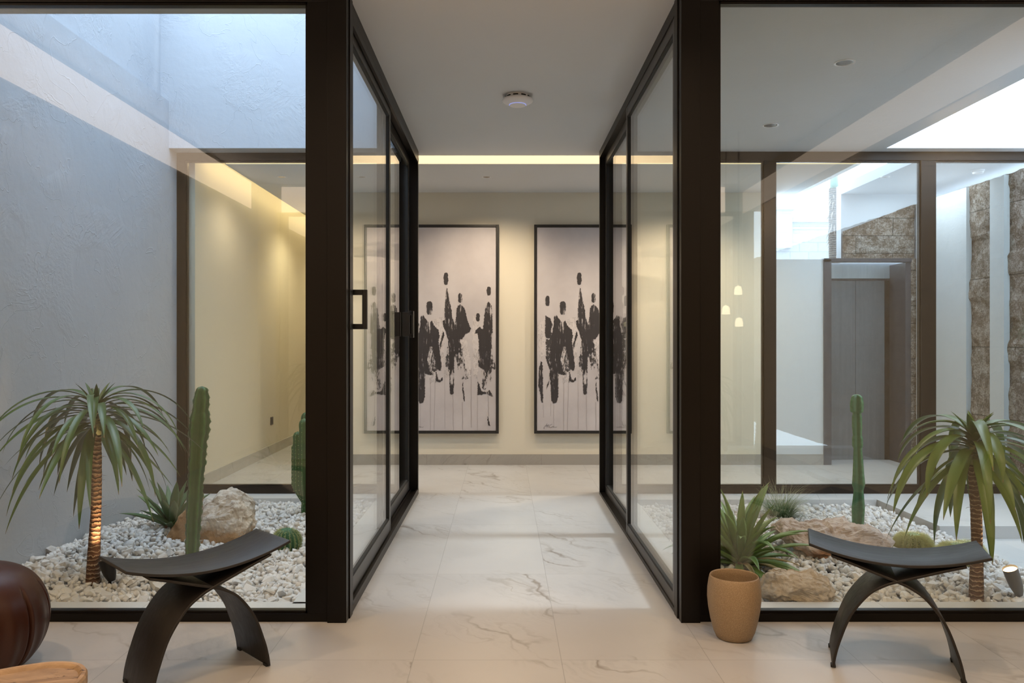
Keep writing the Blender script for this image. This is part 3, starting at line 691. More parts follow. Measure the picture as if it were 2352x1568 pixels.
# ---------------------------------------------------------------- beds of gravel
def bed_h(x, y):
    if x < 0:
        h = -.045+.05*math.exp(-((x+2.1)**2/.5+(y-4.9)**2/.9))+.035*math.exp(-((x+2.6)**2/.2+(y-5.0)**2/1.6))+.03*math.exp(-((x+1.6)**2/.4+(y-5.9)**2/.4))
    else:
        h = -.055+.06*math.exp(-((x-1.9)**2/.6+(y-5.3)**2/.8))+.03*math.exp(-((x-2.4)**2/.3+(y-4.5)**2/.3))
    return h+.010*noise.noise(Vector((x*3, y*3, 7)))
def stone_proto(seed, n=13):
    r = random.Random(seed); bm = bmesh.new()
    for _ in range(n):
        v = Vector((r.gauss(0, 1), r.gauss(0, 1), r.gauss(0, 1))).normalized(); v *= r.uniform(.82, 1.08)
        bm.verts.new((v.x*1.15, v.y*.9, v.z*.72))
    bmesh.ops.convex_hull(bm, input=bm.verts)
    bmesh.ops.delete(bm, geom=[v for v in bm.verts if not v.link_faces], context='VERTS')
    bmesh.ops.triangulate(bm, faces=bm.faces)
    bm.verts.index_update()
    V = np.array([v.co[:] for v in bm.verts]); F = np.array([[v.index for v in f.verts] for f in bm.faces]); bm.free()
    return V, F
PROT = [stone_proto(s, 12+s % 5) for s in range(14)]
def limestone(name, a, b, c3):
    t = NT(name); g = t.n('ShaderNodeNewGeometry'); oi = t.n('ShaderNodeObjectInfo')
    r = t.math('FRACT', t.math('ADD', g.outputs['Random Per Island'], oi.outputs['Random']))
    c = t.ramp(r, [(0, a), (.45, b), (.85, b), (1.0, c3)]); src = t.n('ShaderNodeTexCoord').outputs['Object']
    n = t.noise(src, 60, 5, .7); c = t.mix(t.math('MULTIPLY', t.ramp(n, [(.4, 0.0), (.7, 1.0)]), .35), c, (.48, .46, .42))
    return t.pbr(c, .9, t.bump(n, .35, .003), 0, .15)
M['gravel'] = limestone('white_limestone_gravel', (.62, .61, .60), (.80, .79, .78), (.62, .56, .48))
OBST = []   # (x, y, r): keep clear of stems
def rotm(r):
    q = Quaternion((r.gauss(0, 1), r.gauss(0, 1), r.gauss(0, 1), r.gauss(0, 1))).normalized(); return np.array(q.to_matrix())
def gravel(name, x0, x1, y0, y1, seed, label, grp, glabel, nind=150):
    r = random.Random(seed); cand = []
    step = .0335
    ny = int((y1-y0)/step); nx = int((x1-x0)/step)
    for layer in range(2):
        for j in range(ny):
            for i in range(nx):
                x = x0+(i+.5+r.uniform(-.5, .5)+.5*(j % 2))*step; y = y0+(j+.5+r.uniform(-.5, .5))*step
                if not (x0+.014 < x < x1-.014 and y0+.016 < y < y1-.014): continue
                if any((x-a)**2+(y-b)**2 < c*c for a, b, c in OBST): continue
                sz = r.choice((.014, .017, .019, .021, .023, .028))*r.uniform(.9, 1.12)
                if layer: sz *= 1.1
                if layer and r.random() < .45: continue
                z = bed_h(x, y)-.012+layer*.016+r.uniform(-.003, .006)
                cand.append((x, y, z, sz, layer))
    # the ones that show largest: nearest, in the visible top layer
    vis = sorted([k for k in range(len(cand)) if cand[k][4] == 1 and abs(cand[k][0])/cand[k][1] < .655 and abs(cand[k][0]) > abs(.95 if x0 > 0 else .86)/3.69*cand[k][1]], key=lambda k: -cand[k][3]/cand[k][1]**2*1.0)
    ind = set(vis[:nind]); Vs, Fs, off = [], [], 0
    meshes = []
    for (V, F) in PROT[:10]:
        me = bpy.data.meshes.new('gravel_stone'); me.from_pydata([tuple(v) for v in V], [], [tuple(map(int, f)) for f in F]); me.materials.append(M['gravel']); meshes.append(me)
    for k, (x, y, z, sz, layer) in enumerate(cand):
        if k in ind:
            o = bpy.data.objects.new('gravel_stone', meshes[r.randrange(10)]); C.objects.link(o); o.location = (x, y, z+.004); s_ = sz*1.12
            o.scale = (s_, s_, s_); o.rotation_euler = (r.uniform(-.5, .5), r.uniform(-.5, .5), r.uniform(0, 6.28))
            tag(o, glabel, 'gravel stone', grp); continue
        V, F = PROT[r.randrange(14)]; A = rotm(r)
        Vs.append((V*sz*np.array([1, 1, 1])) @ A.T + np.array([x, y, z])); Fs.append(F+off); off += len(V)
    Vn = np.concatenate(Vs); Fn = np.concatenate(Fs)
    me = bpy.data.meshes.new(name); me.vertices.add(len(Vn)); me.vertices.foreach_set('co', Vn.ravel())
    me.loops.add(len(Fn)*3); me.loops.foreach_set('vertex_index', Fn.ravel().astype(np.int32))
    me.polygons.add(len(Fn)); me.polygons.foreach_set('loop_start', np.arange(0, len(Fn)*3, 3, dtype=np.int32)); me.polygons.foreach_set('loop_total', np.full(len(Fn), 3, dtype=np.int32))
    me.update(calc_edges=True); me.validate(); me.materials.append(M['gravel'])
    o = bpy.data.objects.new(name, me); C.objects.link(o); tag(o, label, 'gravel', kind='stuff')
    return o
# ---------------------------------------------------------------- plants
def leaf_mat(name, top, under, edge=None, trans=.25, rough=.38, stripes=True, scx=40):
    t = NT(name); g = t.n('ShaderNodeNewGeometry'); uv = t.n('ShaderNodeUVMap').outputs[0]
    sep = t.n('ShaderNodeSeparateXYZ', {0: uv}); u, v = sep.outputs[0], sep.outputs[1]
    rnd = t.n('ShaderNodeNewGeometry').outputs['Random Per Island']
    st = t.noise(t.co(scale=(1, .04, 1), src=uv), scx, 2)
    c = t.mix(st if stripes else .5, tuple(x*.75 for x in top), tuple(x*1.3 for x in top))
    c = t.mix(t.math('MULTIPLY', t.math('POWER', rnd, 3.0), .6), c, under)
    c = t.mix(g.outputs['Backfacing'], c, under)
    tip = t.ramp(v, [(.955, 0.0), (.985, 1.0)]); c = t.mix(tip, c, (.22, .13, .06))
    if edge:
        d = t.math('ABSOLUTE', t.math('SUBTRACT', u, .5)); c = t.mix(t.ramp(d, [(.43, 0.0), (.47, 1.0)]), c, edge)
    p = t.n('ShaderNodeBsdfPrincipled', {'Base Color': c, 'Roughness': rough, 'Specular IOR Level': .5})
    tl = t.n('ShaderNodeBsdfTranslucent', {'Color': t.mix(.5, c, under)})
    m = t.n('ShaderNodeMixShader'); t.set(m, 0, trans); t.set(m, 1, p); t.set(m, 2, tl); t.t.links.new(m.outputs[0], t.out.inputs[0]); return t.m

def add_leaf(bm, uvl, base, az, el, length, width, droop, r, fold=.25, n=14, wprof=None, twist=0, curve_pow=1.0, thick=0, serr=0):
    """a strap leaf starting at BASE, azimuth AZ, elevation EL, bending down by DROOP radians in all"""
    p = Vector(base); ds = length/n; rows = []
    for i in range(n+1):
        s = i/n; e = el-droop*(s**curve_pow); e = max(e, -PI/2*.99)
        a = az+twist*s
        d = Vector((math.cos(e)*math.cos(a), math.cos(e)*math.sin(a), math.sin(e)))
        side = Vector((-math.sin(a), math.cos(a), 0)); up = side.cross(d)*-1
        if wprof: wd = width*wprof(s)
        else: wd = width*(min(1, .45+s*2.6))*(1-max(0, (s-.45)/.55)**1.7)+.0006
        if serr and 0 < i < n: wd *= 1+serr*(1 if i % 2 else -1)
        f = fold*wd
        row = [bm.verts.new(p-side*wd+up*f), bm.verts.new(p-side*wd*.5+up*f*.35), bm.verts.new(p-up*thick*0), bm.verts.new(p+side*wd*.5+up*f*.35), bm.verts.new(p+side*wd+up*f)]
        if thick: row += [bm.verts.new(p+side*wd*.55-up*thick*(1-s)), bm.verts.new(p-side*wd*.55-up*thick*(1-s))]
        rows.append(row); p = p+d*ds
    m = len(rows[0])
    for i in range(n):
        for k in range(m if thick else m-1):
            k2 = (k+1) % m
            f = bm.faces.new((rows[i][k], rows[i][k2], rows[i+1][k2], rows[i+1][k]))
            us = [k/4, (k+1)/4] if k < 4 else [.5, .5]
            for lp, (uu, vv) in zip(f.loops, ((us[0], i/n), (us[1], i/n), (us[1], (i+1)/n), (us[0], (i+1)/n))): lp[uvl].uv = (uu, vv)
            f.smooth = True
def leaves_obj(name, build, mat, parent):
    bm = bmesh.new(); uvl = bm.loops.layers.uv.new('UVMap'); build(bm, uvl)
    me = bpy.data.meshes.new(name); bm.to_mesh(me); bm.free(); me.materials.append(mat)
    o = bpy.data.objects.new(name, me); C.objects.link(o); o.parent = parent; return o

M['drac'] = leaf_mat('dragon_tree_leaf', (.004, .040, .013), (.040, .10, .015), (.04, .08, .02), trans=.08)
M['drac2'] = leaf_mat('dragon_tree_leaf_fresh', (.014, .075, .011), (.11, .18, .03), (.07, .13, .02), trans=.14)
def trunk_mat():
    t = NT('ringed_brown_trunk'); src = t.co()
    wv = t.n('ShaderNodeTexWave', {'Vector': src, 'Scale': 13.0, 'Distortion': 5.5, 'Detail': 3.0, 'Detail Scale': 2.2, 'Detail Roughness': .6}, bands_direction='Z')
    n = t.noise(src, 30, 5, .6)
    c = t.mix(t.ramp(wv.outputs[1], [(.80, 0.0), (.95, 1.0)]), (.10, .050, .032), (.40, .30, .21)); c = t.mix(t.math('MULTIPLY', n, .4), c, (.22, .13, .09))
    return t.pbr(c, .8, t.bump(wv.outputs[1], .7, .006), 0, .2)
M['dtrunk'] = trunk_mat()
def dragon_tree(x, y, ztop, rbase, mat, label, seed, crown_dx=0, nl=64, lens=(.42, .66), wid=.017, top_el=1.1, hang=1.2):
    zb = bed_h(x, y)-.03
    t = thing('dragon_tree', label, 'plant', (x, y, zb)); r = random.Random(seed); Ht = ztop-zb
    bm = bmesh.new(); n = 90; rings = []
    for i in range(n+1):
        s = i/n; z = Ht*s
        rr = rbase*(1.28-.55*min(1, s*3.2)) if s < .31 else rbase*(.73+.06*math.sin(s*40))
        rr = rbase*(1.22-.36*min(1, s*2.2)); rr *= 1+(.045*((s*31+.5*noise.noise(Vector((s*9, seed, 0)))) % 1.0) if s > .22 else .0)
        ox = crown_dx*s+.006*math.sin(s*5+seed)
        ring = []
        for k in range(20):
            a = 2*PI*k/20; q = rr*(1+.05*noise.noise(Vector((math.cos(a)*2, math.sin(a)*2, z*18+seed))))
            ring.append(bm.verts.new((ox+q*math.cos(a), q*math.sin(a), z)))
        rings.append(ring)
    for a, b in zip(rings, rings[1:]):
        for k in range(20): bm.faces.new((a[k], a[(k+1) % 20], b[(k+1) % 20], b[k])).smooth = True
    bm.faces.new(rings[-1])
    for _ in range(26):   # dry leaf-base bristles
        a = r.uniform(0, 2*PI); z = r.uniform(.3, .98)*Ht; d = Vector((math.cos(a), math.sin(a), 0)); p = d*rbase*.8+Vector((crown_dx*z/Ht, 0, z))
        tube(bm, [p, p+d*.012+Vector((0, 0, -.003)), p+d*r.uniform(.018, .035)+Vector((0, 0, r.uniform(-.01, .006)))], [.0014, .001, .0004], 4)
    mesh_obj('trunk', bm, M['dtrunk'], t)
    ct = Vector((crown_dx, 0, Ht))
    def build(bm, uvl):
        for i in range(nl):
            s = i/(nl-1)          # 0 = lowest leaves, 1 = top spear
            az = i*2.39996+r.uniform(-.25, .25)
            el = -.25+s*top_el+r.uniform(-.12, .12); L_ = r.uniform(*lens)*(1-.10*s)
            dr = el+hang+r.uniform(-.30, .22)
            base = ct+Vector((.014*math.cos(az), .014*math.sin(az), .01+.14*s))
            add_leaf(bm, uvl, base, az, el, L_, wid*r.uniform(.75, 1.15), dr, r, .30, 18, curve_pow=.62 if s > .3 else .5, twist=r.uniform(-.35, .35))
        for i in range(5):
            add_leaf(bm, uvl, ct+Vector((0, 0, .1)), i*1.3, 1.25, .20, wid*.7, .5, r, .5, 10)
    leaves_obj('foliage', build, mat, t)
    mesh_obj('crown_stem', lathe([(rbase*.85, Ht-.01), (rbase*.80, Ht+.05), (rbase*.5, Ht+.13)], 16, cx=crown_dx), simple('pale_green_stem', (.30, .30, .13), .5, nscale=12, namt=.3), t, smooth=True)
    return t
DT1 = (-2.195, 4.30); DT2 = (2.425, 4.10)
OBST += [(DT1[0], DT1[1], .035), (DT2[0], DT2[1], .04)]
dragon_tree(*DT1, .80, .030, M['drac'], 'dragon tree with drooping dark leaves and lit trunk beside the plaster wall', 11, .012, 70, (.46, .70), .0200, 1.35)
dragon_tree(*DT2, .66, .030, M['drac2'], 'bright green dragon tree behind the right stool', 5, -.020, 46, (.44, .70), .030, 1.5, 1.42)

def cactus_mat(name, a, b):
    t = NT(name); src = t.co(); n = t.noise(src, 8, 5)
    at_ = t.n('ShaderNodeAttribute', attribute_name='rib')
    c = t.mix(n, a, b); c = t.mix(t.math('MULTIPLY', at_.outputs['Fac'], .55), c, tuple(min(1, x*2.1) for x in b))
    return t.pbr(c, .45, t.bump(t.noise(src, 70, 4), .12, .003), 0, .4)
M['cactus'] = cactus_mat('green_cactus_skin', (.018, .062, .018), (.045, .12, .035))
M['cactus2'] = cactus_mat('blue_green_cactus_skin', (.025, .09, .04), (.06, .16, .075))
M['spine'] = simple('cactus_spines', (.10, .07, .05), .6); M['spine_pale'] = simple('pale_cactus_spines', (.62, .60, .30), .6); M['spine_cream'] = simple('cream_cactus_spines', (.42, .46, .22), .6)
def column(path, rad, ribs, depth, seed, wave=.10, nper=3, phase=0, n=120):
    """ribbed column along PATH(s)->Vector with RAD(s); returns bmesh and rib edge points"""
    bm = bmesh.new(); lay = bm.verts.layers.float.new('rib'); K = ribs*6; rings = []; edge = []
    for i in range(n+1):
        s = i/n; p = path(s); t = (path(min(1, s+.01))-path(max(0, s-.01))).normalized()
        a0 = Vector((1, 0, 0)); a0 = (a0-t*a0.dot(t)).normalized(); b0 = t.cross(a0); ring = []
        R_ = rad(s); 
        for k in range(K):
            ph = k/6; fr = ph % 1; w_ = abs(math.cos(PI*fr))**1.6         # 1 at rib crest
            rr = R_*(1-depth*(1-w_)); 
            if fr == 0: rr *= 1+wave*.35*math.sin(s*n*.9+ph*2)+wave*.5*noise.noise(Vector((s*9, ph*3, seed)))
            a = 2*PI*k/K+phase; v = bm.verts.new(p+(a0*math.cos(a)+b0*math.sin(a))*rr); v[lay] = 1.0 if fr == 0 else 0.0; ring.append(v)
            if fr == 0 and i % nper == 0 and i < n: edge.append((v.co.copy(), (a0*math.cos(a)+b0*math.sin(a))))
        rings.append(ring)
    for a, b in zip(rings, rings[1:]):
        for k in range(K): bm.faces.new((a[k], a[(k+1) % K], b[(k+1) % K], b[k])).smooth = True
    tp = bm.verts.new(path(1)+Vector((0, 0, rad(1)*.35)))
    for k in range(K): bm.faces.new((rings[-1][k], rings[-1][(k+1) % K], tp)).smooth = True
    return bm, edge
def spines(edge, ln, r, mat, parent, per=3, rad=.0007):
    bm = bmesh.new()
    for p, d in edge:
        for _ in range(per):
            q = (d+Vector((r.uniform(-.7, .7), r.uniform(-.7, .7), r.uniform(-.6, .6)))).normalized()*ln*r.uniform(.6, 1.2)
            s_ = q.orthogonal().normalized()*rad; u_ = q.cross(s_).normalized()*rad
            a, b, c, e = bm.verts.new(p+s_), bm.verts.new(p-s_*.5+u_), bm.verts.new(p-s_*.5-u_), bm.verts.new(p+q)
            bm.faces.new((a, b, e)); bm.faces.new((b, c, e)); bm.faces.new((c, a, e))
    o = mesh_obj('spines', bm, mat, parent); o['kind'] = 'stuff'; return o
def endround(s, k=.03):
    return math.sqrt(max(.02, 1-((s-(1-k))/k)**2)) if s > 1-k else 1
# tall single cactus in the left bed
cx_, cy_ = (440-CX)*4.74/FPX, 4.74; OBST.append((cx_, cy_, .045)); zb = bed_h(cx_, cy_)-.03
t = thing('tall_cactus', 'single tall green column cactus in front of the pale boulder', 'cactus', (cx_, cy_, zb)); Hh = 1.025-zb
wid_pts = [(0, .040), (.3, .047), (.45, .046), (.58, .052), (.66, .050), (.74, .060), (.80, .064), (.85, .052), (.93, .046), (.97, .040), (1, .030)]
def interp(pts, s): return float(np.interp(s, [p[0] for p in pts], [p[1] for p in pts]))
bm, eg = column(lambda s: Vector((.004*math.sin(s*3)+.062*s**1.5, 0, Hh*s)), lambda s: interp(wid_pts, s)*endround(s, .02)*(1+.04*math.sin(s*70)), 5, .42, 3, .2, phase=.55, n=150)
mesh_obj('stem', bm, M['cactus'], t); spines(eg, .007, random.Random(2), M['spine'], t)
# segmented cactus in the right bed
cx_, cy_ = (1970-CX)*5.74/FPX, 5.74; OBST.append((cx_, cy_, .06)); zb = bed_h(cx_, cy_)-.03
t = thing('tall_cactus', 'single tall pinched column cactus before the lift door', 'cactus', (cx_, cy_, zb)); Hh = .913-zb
wp = [(0, .046), (.07, .052), (.17, .056), (.26, .045), (.30, .042), (.34, .056), (.42, .048), (.52, .042), (.605, .036), (.62, .046), (.68, .046), (.70, .038), (.76, .044), (.84, .042), (.86, .034), (.875, .056), (.93, .060), (.975, .050), (1, .030)]
bm, eg = column(lambda s: Vector((.006*math.sin(s*5), 0, Hh*s)), lambda s: interp(wp, s)*endround(s, .015), 4, .50, 8, .16, phase=.35, n=180)
mesh_obj('stem', bm, M['cactus2'], t); spines(eg, .006, random.Random(5), M['spine'], t)
# branching cluster at the left post
cx_, cy_ = -1.490, 6.05; OBST.append((cx_, cy_, .05)); zb = bed_h(cx_, cy_)-.03
t = thing('branching_cactus', 'dark ribbed cactus cluster half hidden by the left post', 'cactus', (cx_, cy_, zb))
allspines = []
for (dx, dy, z0, z1, r_) in ((-.055, -.02, .20, .66, .036), (.0, -.045, .16, .76, .040), (.045, .02, .2, .60, .034), (-.01, .05, .2, .80, .038), (.085, -.03, .24, .70, .036), (-.085, .02, .28, .56, .028)):
    f = lambda s, dx=dx, dy=dy, z0=z0, z1=z1: Vector((dx*1.0*min(1, .15+s*4), dy*min(1, .15+s*4), z0*.6+(z1-z0*.6)*s))
    bm, eg = column(f, lambda s, r_=r_: r_*(.55+.45*min(1, s*4))*endround(s, .06), 7, .24, dx*9, .1, n=60)
    mesh_obj('branch', bm, M['cactus'], t); allspines += eg
bm, eg = column(lambda s: Vector((0, 0, .26*s)), lambda s: .036-.004*s, 6, .25, 1, .1, n=30); mesh_obj('stem', bm, M['cactus'], t); allspines += eg
spines(allspines, .010, random.Random(7), M['spine_pale'], t, 3)
# barrel cacti
def barrel(x, y, r_, h, ribs, skin, spm, label, seed, ln, per, group=None):
    z = bed_h(x, y)-.01; t = thing('barrel_cactus', label, 'cactus', (x, y, z), group=group); OBST.append((x, y, r_*.75))
    def rad(s): return r_*max(.12, math.sin(PI*(.14+.86*s)*.98+.0) if s > .42 else (.84+.16*(s/.42)))
    def rad(s): return r_*max(.10, math.sqrt(max(.0, 1-((s-.38)/.64)**2)))
    bm, eg = column(lambda s: Vector((0, 0, h*s)), rad, ribs, .17, seed, .02, nper=2, n=54); mesh_obj('body', bm, skin, t)
    r = random.Random(seed); bm2 = bmesh.new()
    spines(eg, ln, r, spm, t, per, .0011)
barrel(-1.379, 5.10, .088, .135, 18, M['cactus2'], M['spine_cream'], 'small green barrel cactus with curved spines beside the pale boulder', 4, .019, 7)
M['gold'] = cactus_mat('golden_cactus_skin', (.12, .16, .05), (.26, .30, .10))
yb = 'golden barrel cacti behind the right stool'
barrel(2.545, 4.98, .096, .120, 20, M['gold'], M['spine_pale'], 'leftmost golden barrel cactus behind the right stool', 14, .036, 26, yb)
barrel(2.69, 4.76, .094, .125, 20, M['gold'], M['spine_pale'], 'middle golden barrel cactus behind the right stool', 15, .036, 26, yb)
barrel(2.84, 4.90, .078, .110, 18, M['gold'], M['spine_pale'], 'rightmost golden barrel cactus nearest the stone step', 16, .034, 26, yb)

# agaves
M['agave'] = leaf_mat('agave_leaf', (.035, .125, .030), (.15, .25, .07), None, trans=.08, rough=.42)
M['agave2'] = leaf_mat('grey_green_agave_leaf', (.035, .11, .06), (.10, .19, .09), None, trans=.06, rough=.5)
def agave(x, y, label, seed, n, ln, wd, mat, droopy, els, serr=.0, aim=None):
    z = bed_h(x, y)-.005; t = thing('agave', label, 'plant', (x, y, z)); OBST.append((x, y, .05)); r = random.Random(seed)
    wp_ = lambda s: (.75+.5*s if s < .5 else 1.0*(1-((s-.5)/.5)**1.6))+.01
    def build(bm, uvl):
        for i in range(n):
            s = i/(n-1); az = i*2.39996+r.uniform(-.2, .2)
            el = els[0]+(els[1]-els[0])*s+r.uniform(-.1, .1)
            L_ = r.uniform(*ln)*(1-.12*s)
            add_leaf(bm, uvl, (.02*math.cos(az), .02*math.sin(az), .015+.06*s), az, el, L_, wd*r.uniform(.85, 1.15), droopy*(1-.75*s)*r.uniform(.4, 1.3), r, .45, 18, wp_, twist=r.uniform(-.2, .2), thick=.007, curve_pow=1.5, serr=serr)
    leaves_obj('leaves', build, mat, t)
    mesh_obj('crown_base', lathe([(.035, -.03), (.045, .0), (.040, .04), (.02, .08)], 20, rfun=lambda a, z: 1+.15*math.sin(a*7+z*60)), simple('dry_agave_base', (.20, .11, .06), .8, nscale=30, namt=.4), t)
    return t
agave(-2.275, 5.50, 'small blue green agave rosette beside the boulder in the left bed', 3, 22, (.24, .36), .029, M['agave2'], .35, (.30, 1.35))
ag = agave(1.385, 4.70, 'large spiky green agave next to the right post', 9, 48, (.34, .56), .026, M['agave'], 1.5, (.12, 1.42), serr=.05)
bm = bmesh.new(); uvl = bm.loops.layers.uv.new('UVMap'); r = random.Random(3)
for i, az in enumerate((-.5, -.95, -.15, .4, -1.6)):
    add_leaf(bm, uvl, (.03*math.cos(az), .03*math.sin(az), .03), az, .30, .34, .016, .75, r, .5, 14, thick=.003)
me = bpy.data.meshes.new('withered_leaves'); bm.to_mesh(me); bm.free(); me.materials.append(leaf_mat('withered_agave_leaf', (.22, .12, .04), (.34, .24, .08), None, .1, .6)); o = bpy.data.objects.new('withered_leaves', me); C.objects.link(o); o.parent = ag; o['label'] = 'brown withered lower leaves'

# ornamental grass
gx, gy = (1792-CX)*5.95/FPX, 5.95; t = thing('grass_tuft', 'thin wispy ornamental grass tuft at the back of the right bed', 'plant', (gx, gy, bed_h(gx, gy)))
def gbuild(bm, uvl):
    r = random.Random(12)
    for i in range(700):
        a = r.uniform(0, 2*PI); rr = r.random()**.5*.075
        L_ = r.uniform(.10, .32); add_leaf(bm, uvl, (rr*math.cos(a), rr*math.sin(a), 0), a+r.uniform(-.8, .8), r.uniform(.7, 1.5), L_, .0018, r.uniform(.5, 2.0), r, .2, 8, lambda s: 1-s*.8)
    for az, L_, el, dr in ((.2, .62, 1.25, 2.5), (.35, .50, 1.3, 2.7), (-.1, .56, 1.2, 1.6), (.1, .48, 1.0, 2.3), (2.9, .4, 1.0, 2.0)):
        add_leaf(bm, uvl, (.02, 0, 0), az, el, L_, .0020, dr, r, .2, 20, lambda s: 1-s*.7, curve_pow=1.4)
leaves_obj('blades', gbuild, leaf_mat('thin_grass_blade', (.07, .17, .07), (.30, .34, .20), None, .2, .6), t)['kind'] = 'stuff'

# feathery shrub at the stone wall (only its sprays reach the picture)
t = thing('papyrus_shrub', 'feathery green shrub before the stone wall at the right edge', 'plant', (4.16, 6.0, -.1))
bm = bmesh.new(); r = random.Random(2); tops = []
for k in range(7):
    a = k*.9; tip = Vector((.10*math.cos(a)-.04, .10*math.sin(a), 1.15+.09*k)); tube(bm, [(0, 0, 0), tip*.5+Vector((0, 0, .02)), tip], [.008, .006, .003], 6); tops.append(tip)
mesh_obj('stems', bm, simple('green_reed_stem', (.08, .17, .06), .5), t)
def pb_(bm, uvl):
    for tp in tops:
        for i in range(60):
            a = r.uniform(0, 2*PI); add_leaf(bm, uvl, tp, a, r.uniform(.2, 1.5), r.uniform(.16, .30), .0018, r.uniform(.8, 1.9), r, .2, 8, lambda s: 1-s*.8)
leaves_obj('sprays', pb_, leaf_mat('feathery_leaf', (.05, .16, .08), (.12, .28, .14), None, .2, .6), t)['kind'] = 'stuff'

# ---------------------------------------------------------------- boulders
def rock_mat(name, pale, brown, zsplit, soft=.03, big=1.0):
    t = NT(name); src = t.n('ShaderNodeTexCoord').outputs['Object']; sep = t.n('ShaderNodeSeparateXYZ', {0: src})
    n = t.noise(src, 9*big, 8, .7); n2 = t.noise(src, 40, 6, .7); n3 = t.noise(t.co(scale=(1, 1, 3)), 14, 6, .65)
    c = t.mix(t.ramp(n3, [(.45, 0.0), (.66, 1.0)]), pale, tuple(a*.55+b*.45 for a, b in zip(pale, brown)))
    c = t.mix(t.math('MULTIPLY', t.ramp(n2, [(.45, 0.0), (.75, 1.0)]), .35), c, (.25, .22, .19))
    zz = t.math('ADD', sep.outputs[2], t.math('MULTIPLY', t.math('SUBTRACT', n, .5), .22))
    f = t.n('ShaderNodeMapRange', {0: zz, 1: zsplit-soft, 2: zsplit+soft, 3: 1.0, 4: 0.0}).outputs[0]
    c = t.mix(f, c, t.mix(n3, brown, tuple(x*1.5 for x in brown)))
    return t.pbr(c, .9, t.bump(t.math('ADD', n, t.math('MULTIPLY', n2, .5)), .8, .012), 0, .2)
def boulder(x, y, label, outline, depth, mat, seed, amp=.02, yoff=0, lean=0):
    """OUTLINE: (dx,dz) silhouette in metres seen from the front; built as a faceted solid of DEPTH"""
    z = bed_h(x, y); t = thing('boulder', label, 'rock', (x, y, z)); bm = bmesh.new()
    r = random.Random(seed); ox = sum(p[0] for p in outline)/len(outline); oz = sum(p[1] for p in outline)/len(outline)
    for (k, yy) in ((.62, -depth/2), (.93, -depth*.30), (1.0, 0), (.88, depth*.28), (.5, depth/2)):
        for (dx, dz) in outline:
            bm.verts.new((ox+(dx-ox)*k*r.uniform(.96, 1.04)+lean*yy, yy*r.uniform(.85, 1.1), -.03+(dz+.03)*(k if dz > oz else 1)*r.uniform(.96, 1.03)))
    bmesh.ops.convex_hull(bm, input=bm.verts); bmesh.ops.delete(bm, geom=[v for v in bm.verts if not v.link_faces], context='VERTS')
    bmesh.ops.triangulate(bm, faces=bm.faces)
    bmesh.ops.subdivide_edges(bm, edges=bm.edges, cuts=3, use_grid_fill=True); bmesh.ops.triangulate(bm, faces=bm.faces)
    bmesh.ops.smooth_vert(bm, verts=bm.verts, factor=.12, use_axis_x=True, use_axis_y=True, use_axis_z=True)
    bmesh.ops.subdivide_edges(bm, edges=bm.edges, cuts=2, use_grid_fill=True); bm.normal_update()
    for v in bm.verts:
        p = v.co; q = Vector((seed, 0, 0))
        d = amp*(noise.cell(p*7+q)-.5)*.5+amp*noise.noise(p*9+q)+amp*.7*noise.noise(p*22+q)+amp*.4*noise.noise(p*60+q)+amp*.7*(abs(noise.noise(Vector((p.x*6, p.y*6, p.z*22))+q)))
        v.co += v.normal*d
    mesh_obj('rock', bm, mat, t, smooth=False); t['label'] = label
    return t
R1 = rock_mat('cream_boulder_stone', (.66, .61, .54), (.30, .18, .085), .075, .025)
def px_outline(pts, Y, cx_px, cy_px):
    return [((px-cx_px)*Y/FPX, -(py-cy_px)*Y/FPX) for px, py in pts]
def rock(name_label, px0, Y, pts, depth, mat, seed, amp=.02, ground=None):
    x = (px0-CX)*Y/FPX; zg = bed_h(x, Y); cyp = CY+(HC-zg)*FPX/Y
    OBST.append((x, Y, min(.12, depth*.3)))
    return boulder(x, Y, name_label, px_outline(pts, Y, px0, cyp), depth, mat, seed, amp)
rock('large pale boulder with a brown underside behind the tall cactus', 520, 5.28, [(452, 1232), (448, 1190), (462, 1160), (500, 1136), (527, 1124), (560, 1130), (572, 1152), (584, 1180), (588, 1212), (575, 1236), (520, 1245)], .34, R1, 3, .022)
rock('thin brown slab of rock leaning beside the tall cactus', 425, 5.16, [(378, 1238), (395, 1212), (420, 1175), (455, 1140), (464, 1132), (462, 1160), (448, 1200), (450, 1240)], .10, rock_mat('brown_slab_stone', (.38, .25, .14), (.30, .18, .09), .2), 8, .010)
rock('flat layered pinkish rock behind the right stool', 1890, 4.95, [(1776, 1215), (1800, 1198), (1860, 1192), (1930, 1196), (2000, 1210), (2035, 1235), (2010, 1268), (1920, 1276), (1840, 1266), (1800, 1240)], .40, rock_mat('pinkish_layered_stone', (.60, .50, .43), (.36, .21, .13), .045, .02), 21, .024)
rock('low chunky beige rock beside the beige pot', 1832, 4.08, [(1748, 1350), (1755, 1325), (1772, 1306), (1810, 1302), (1860, 1312), (1900, 1330), (1914, 1345), (1912, 1372), (1830, 1376), (1768, 1368)], .17, rock_mat('beige_chunky_stone', (.60, .52, .43), (.38, .27, .17), .0, .02), 33, .024)

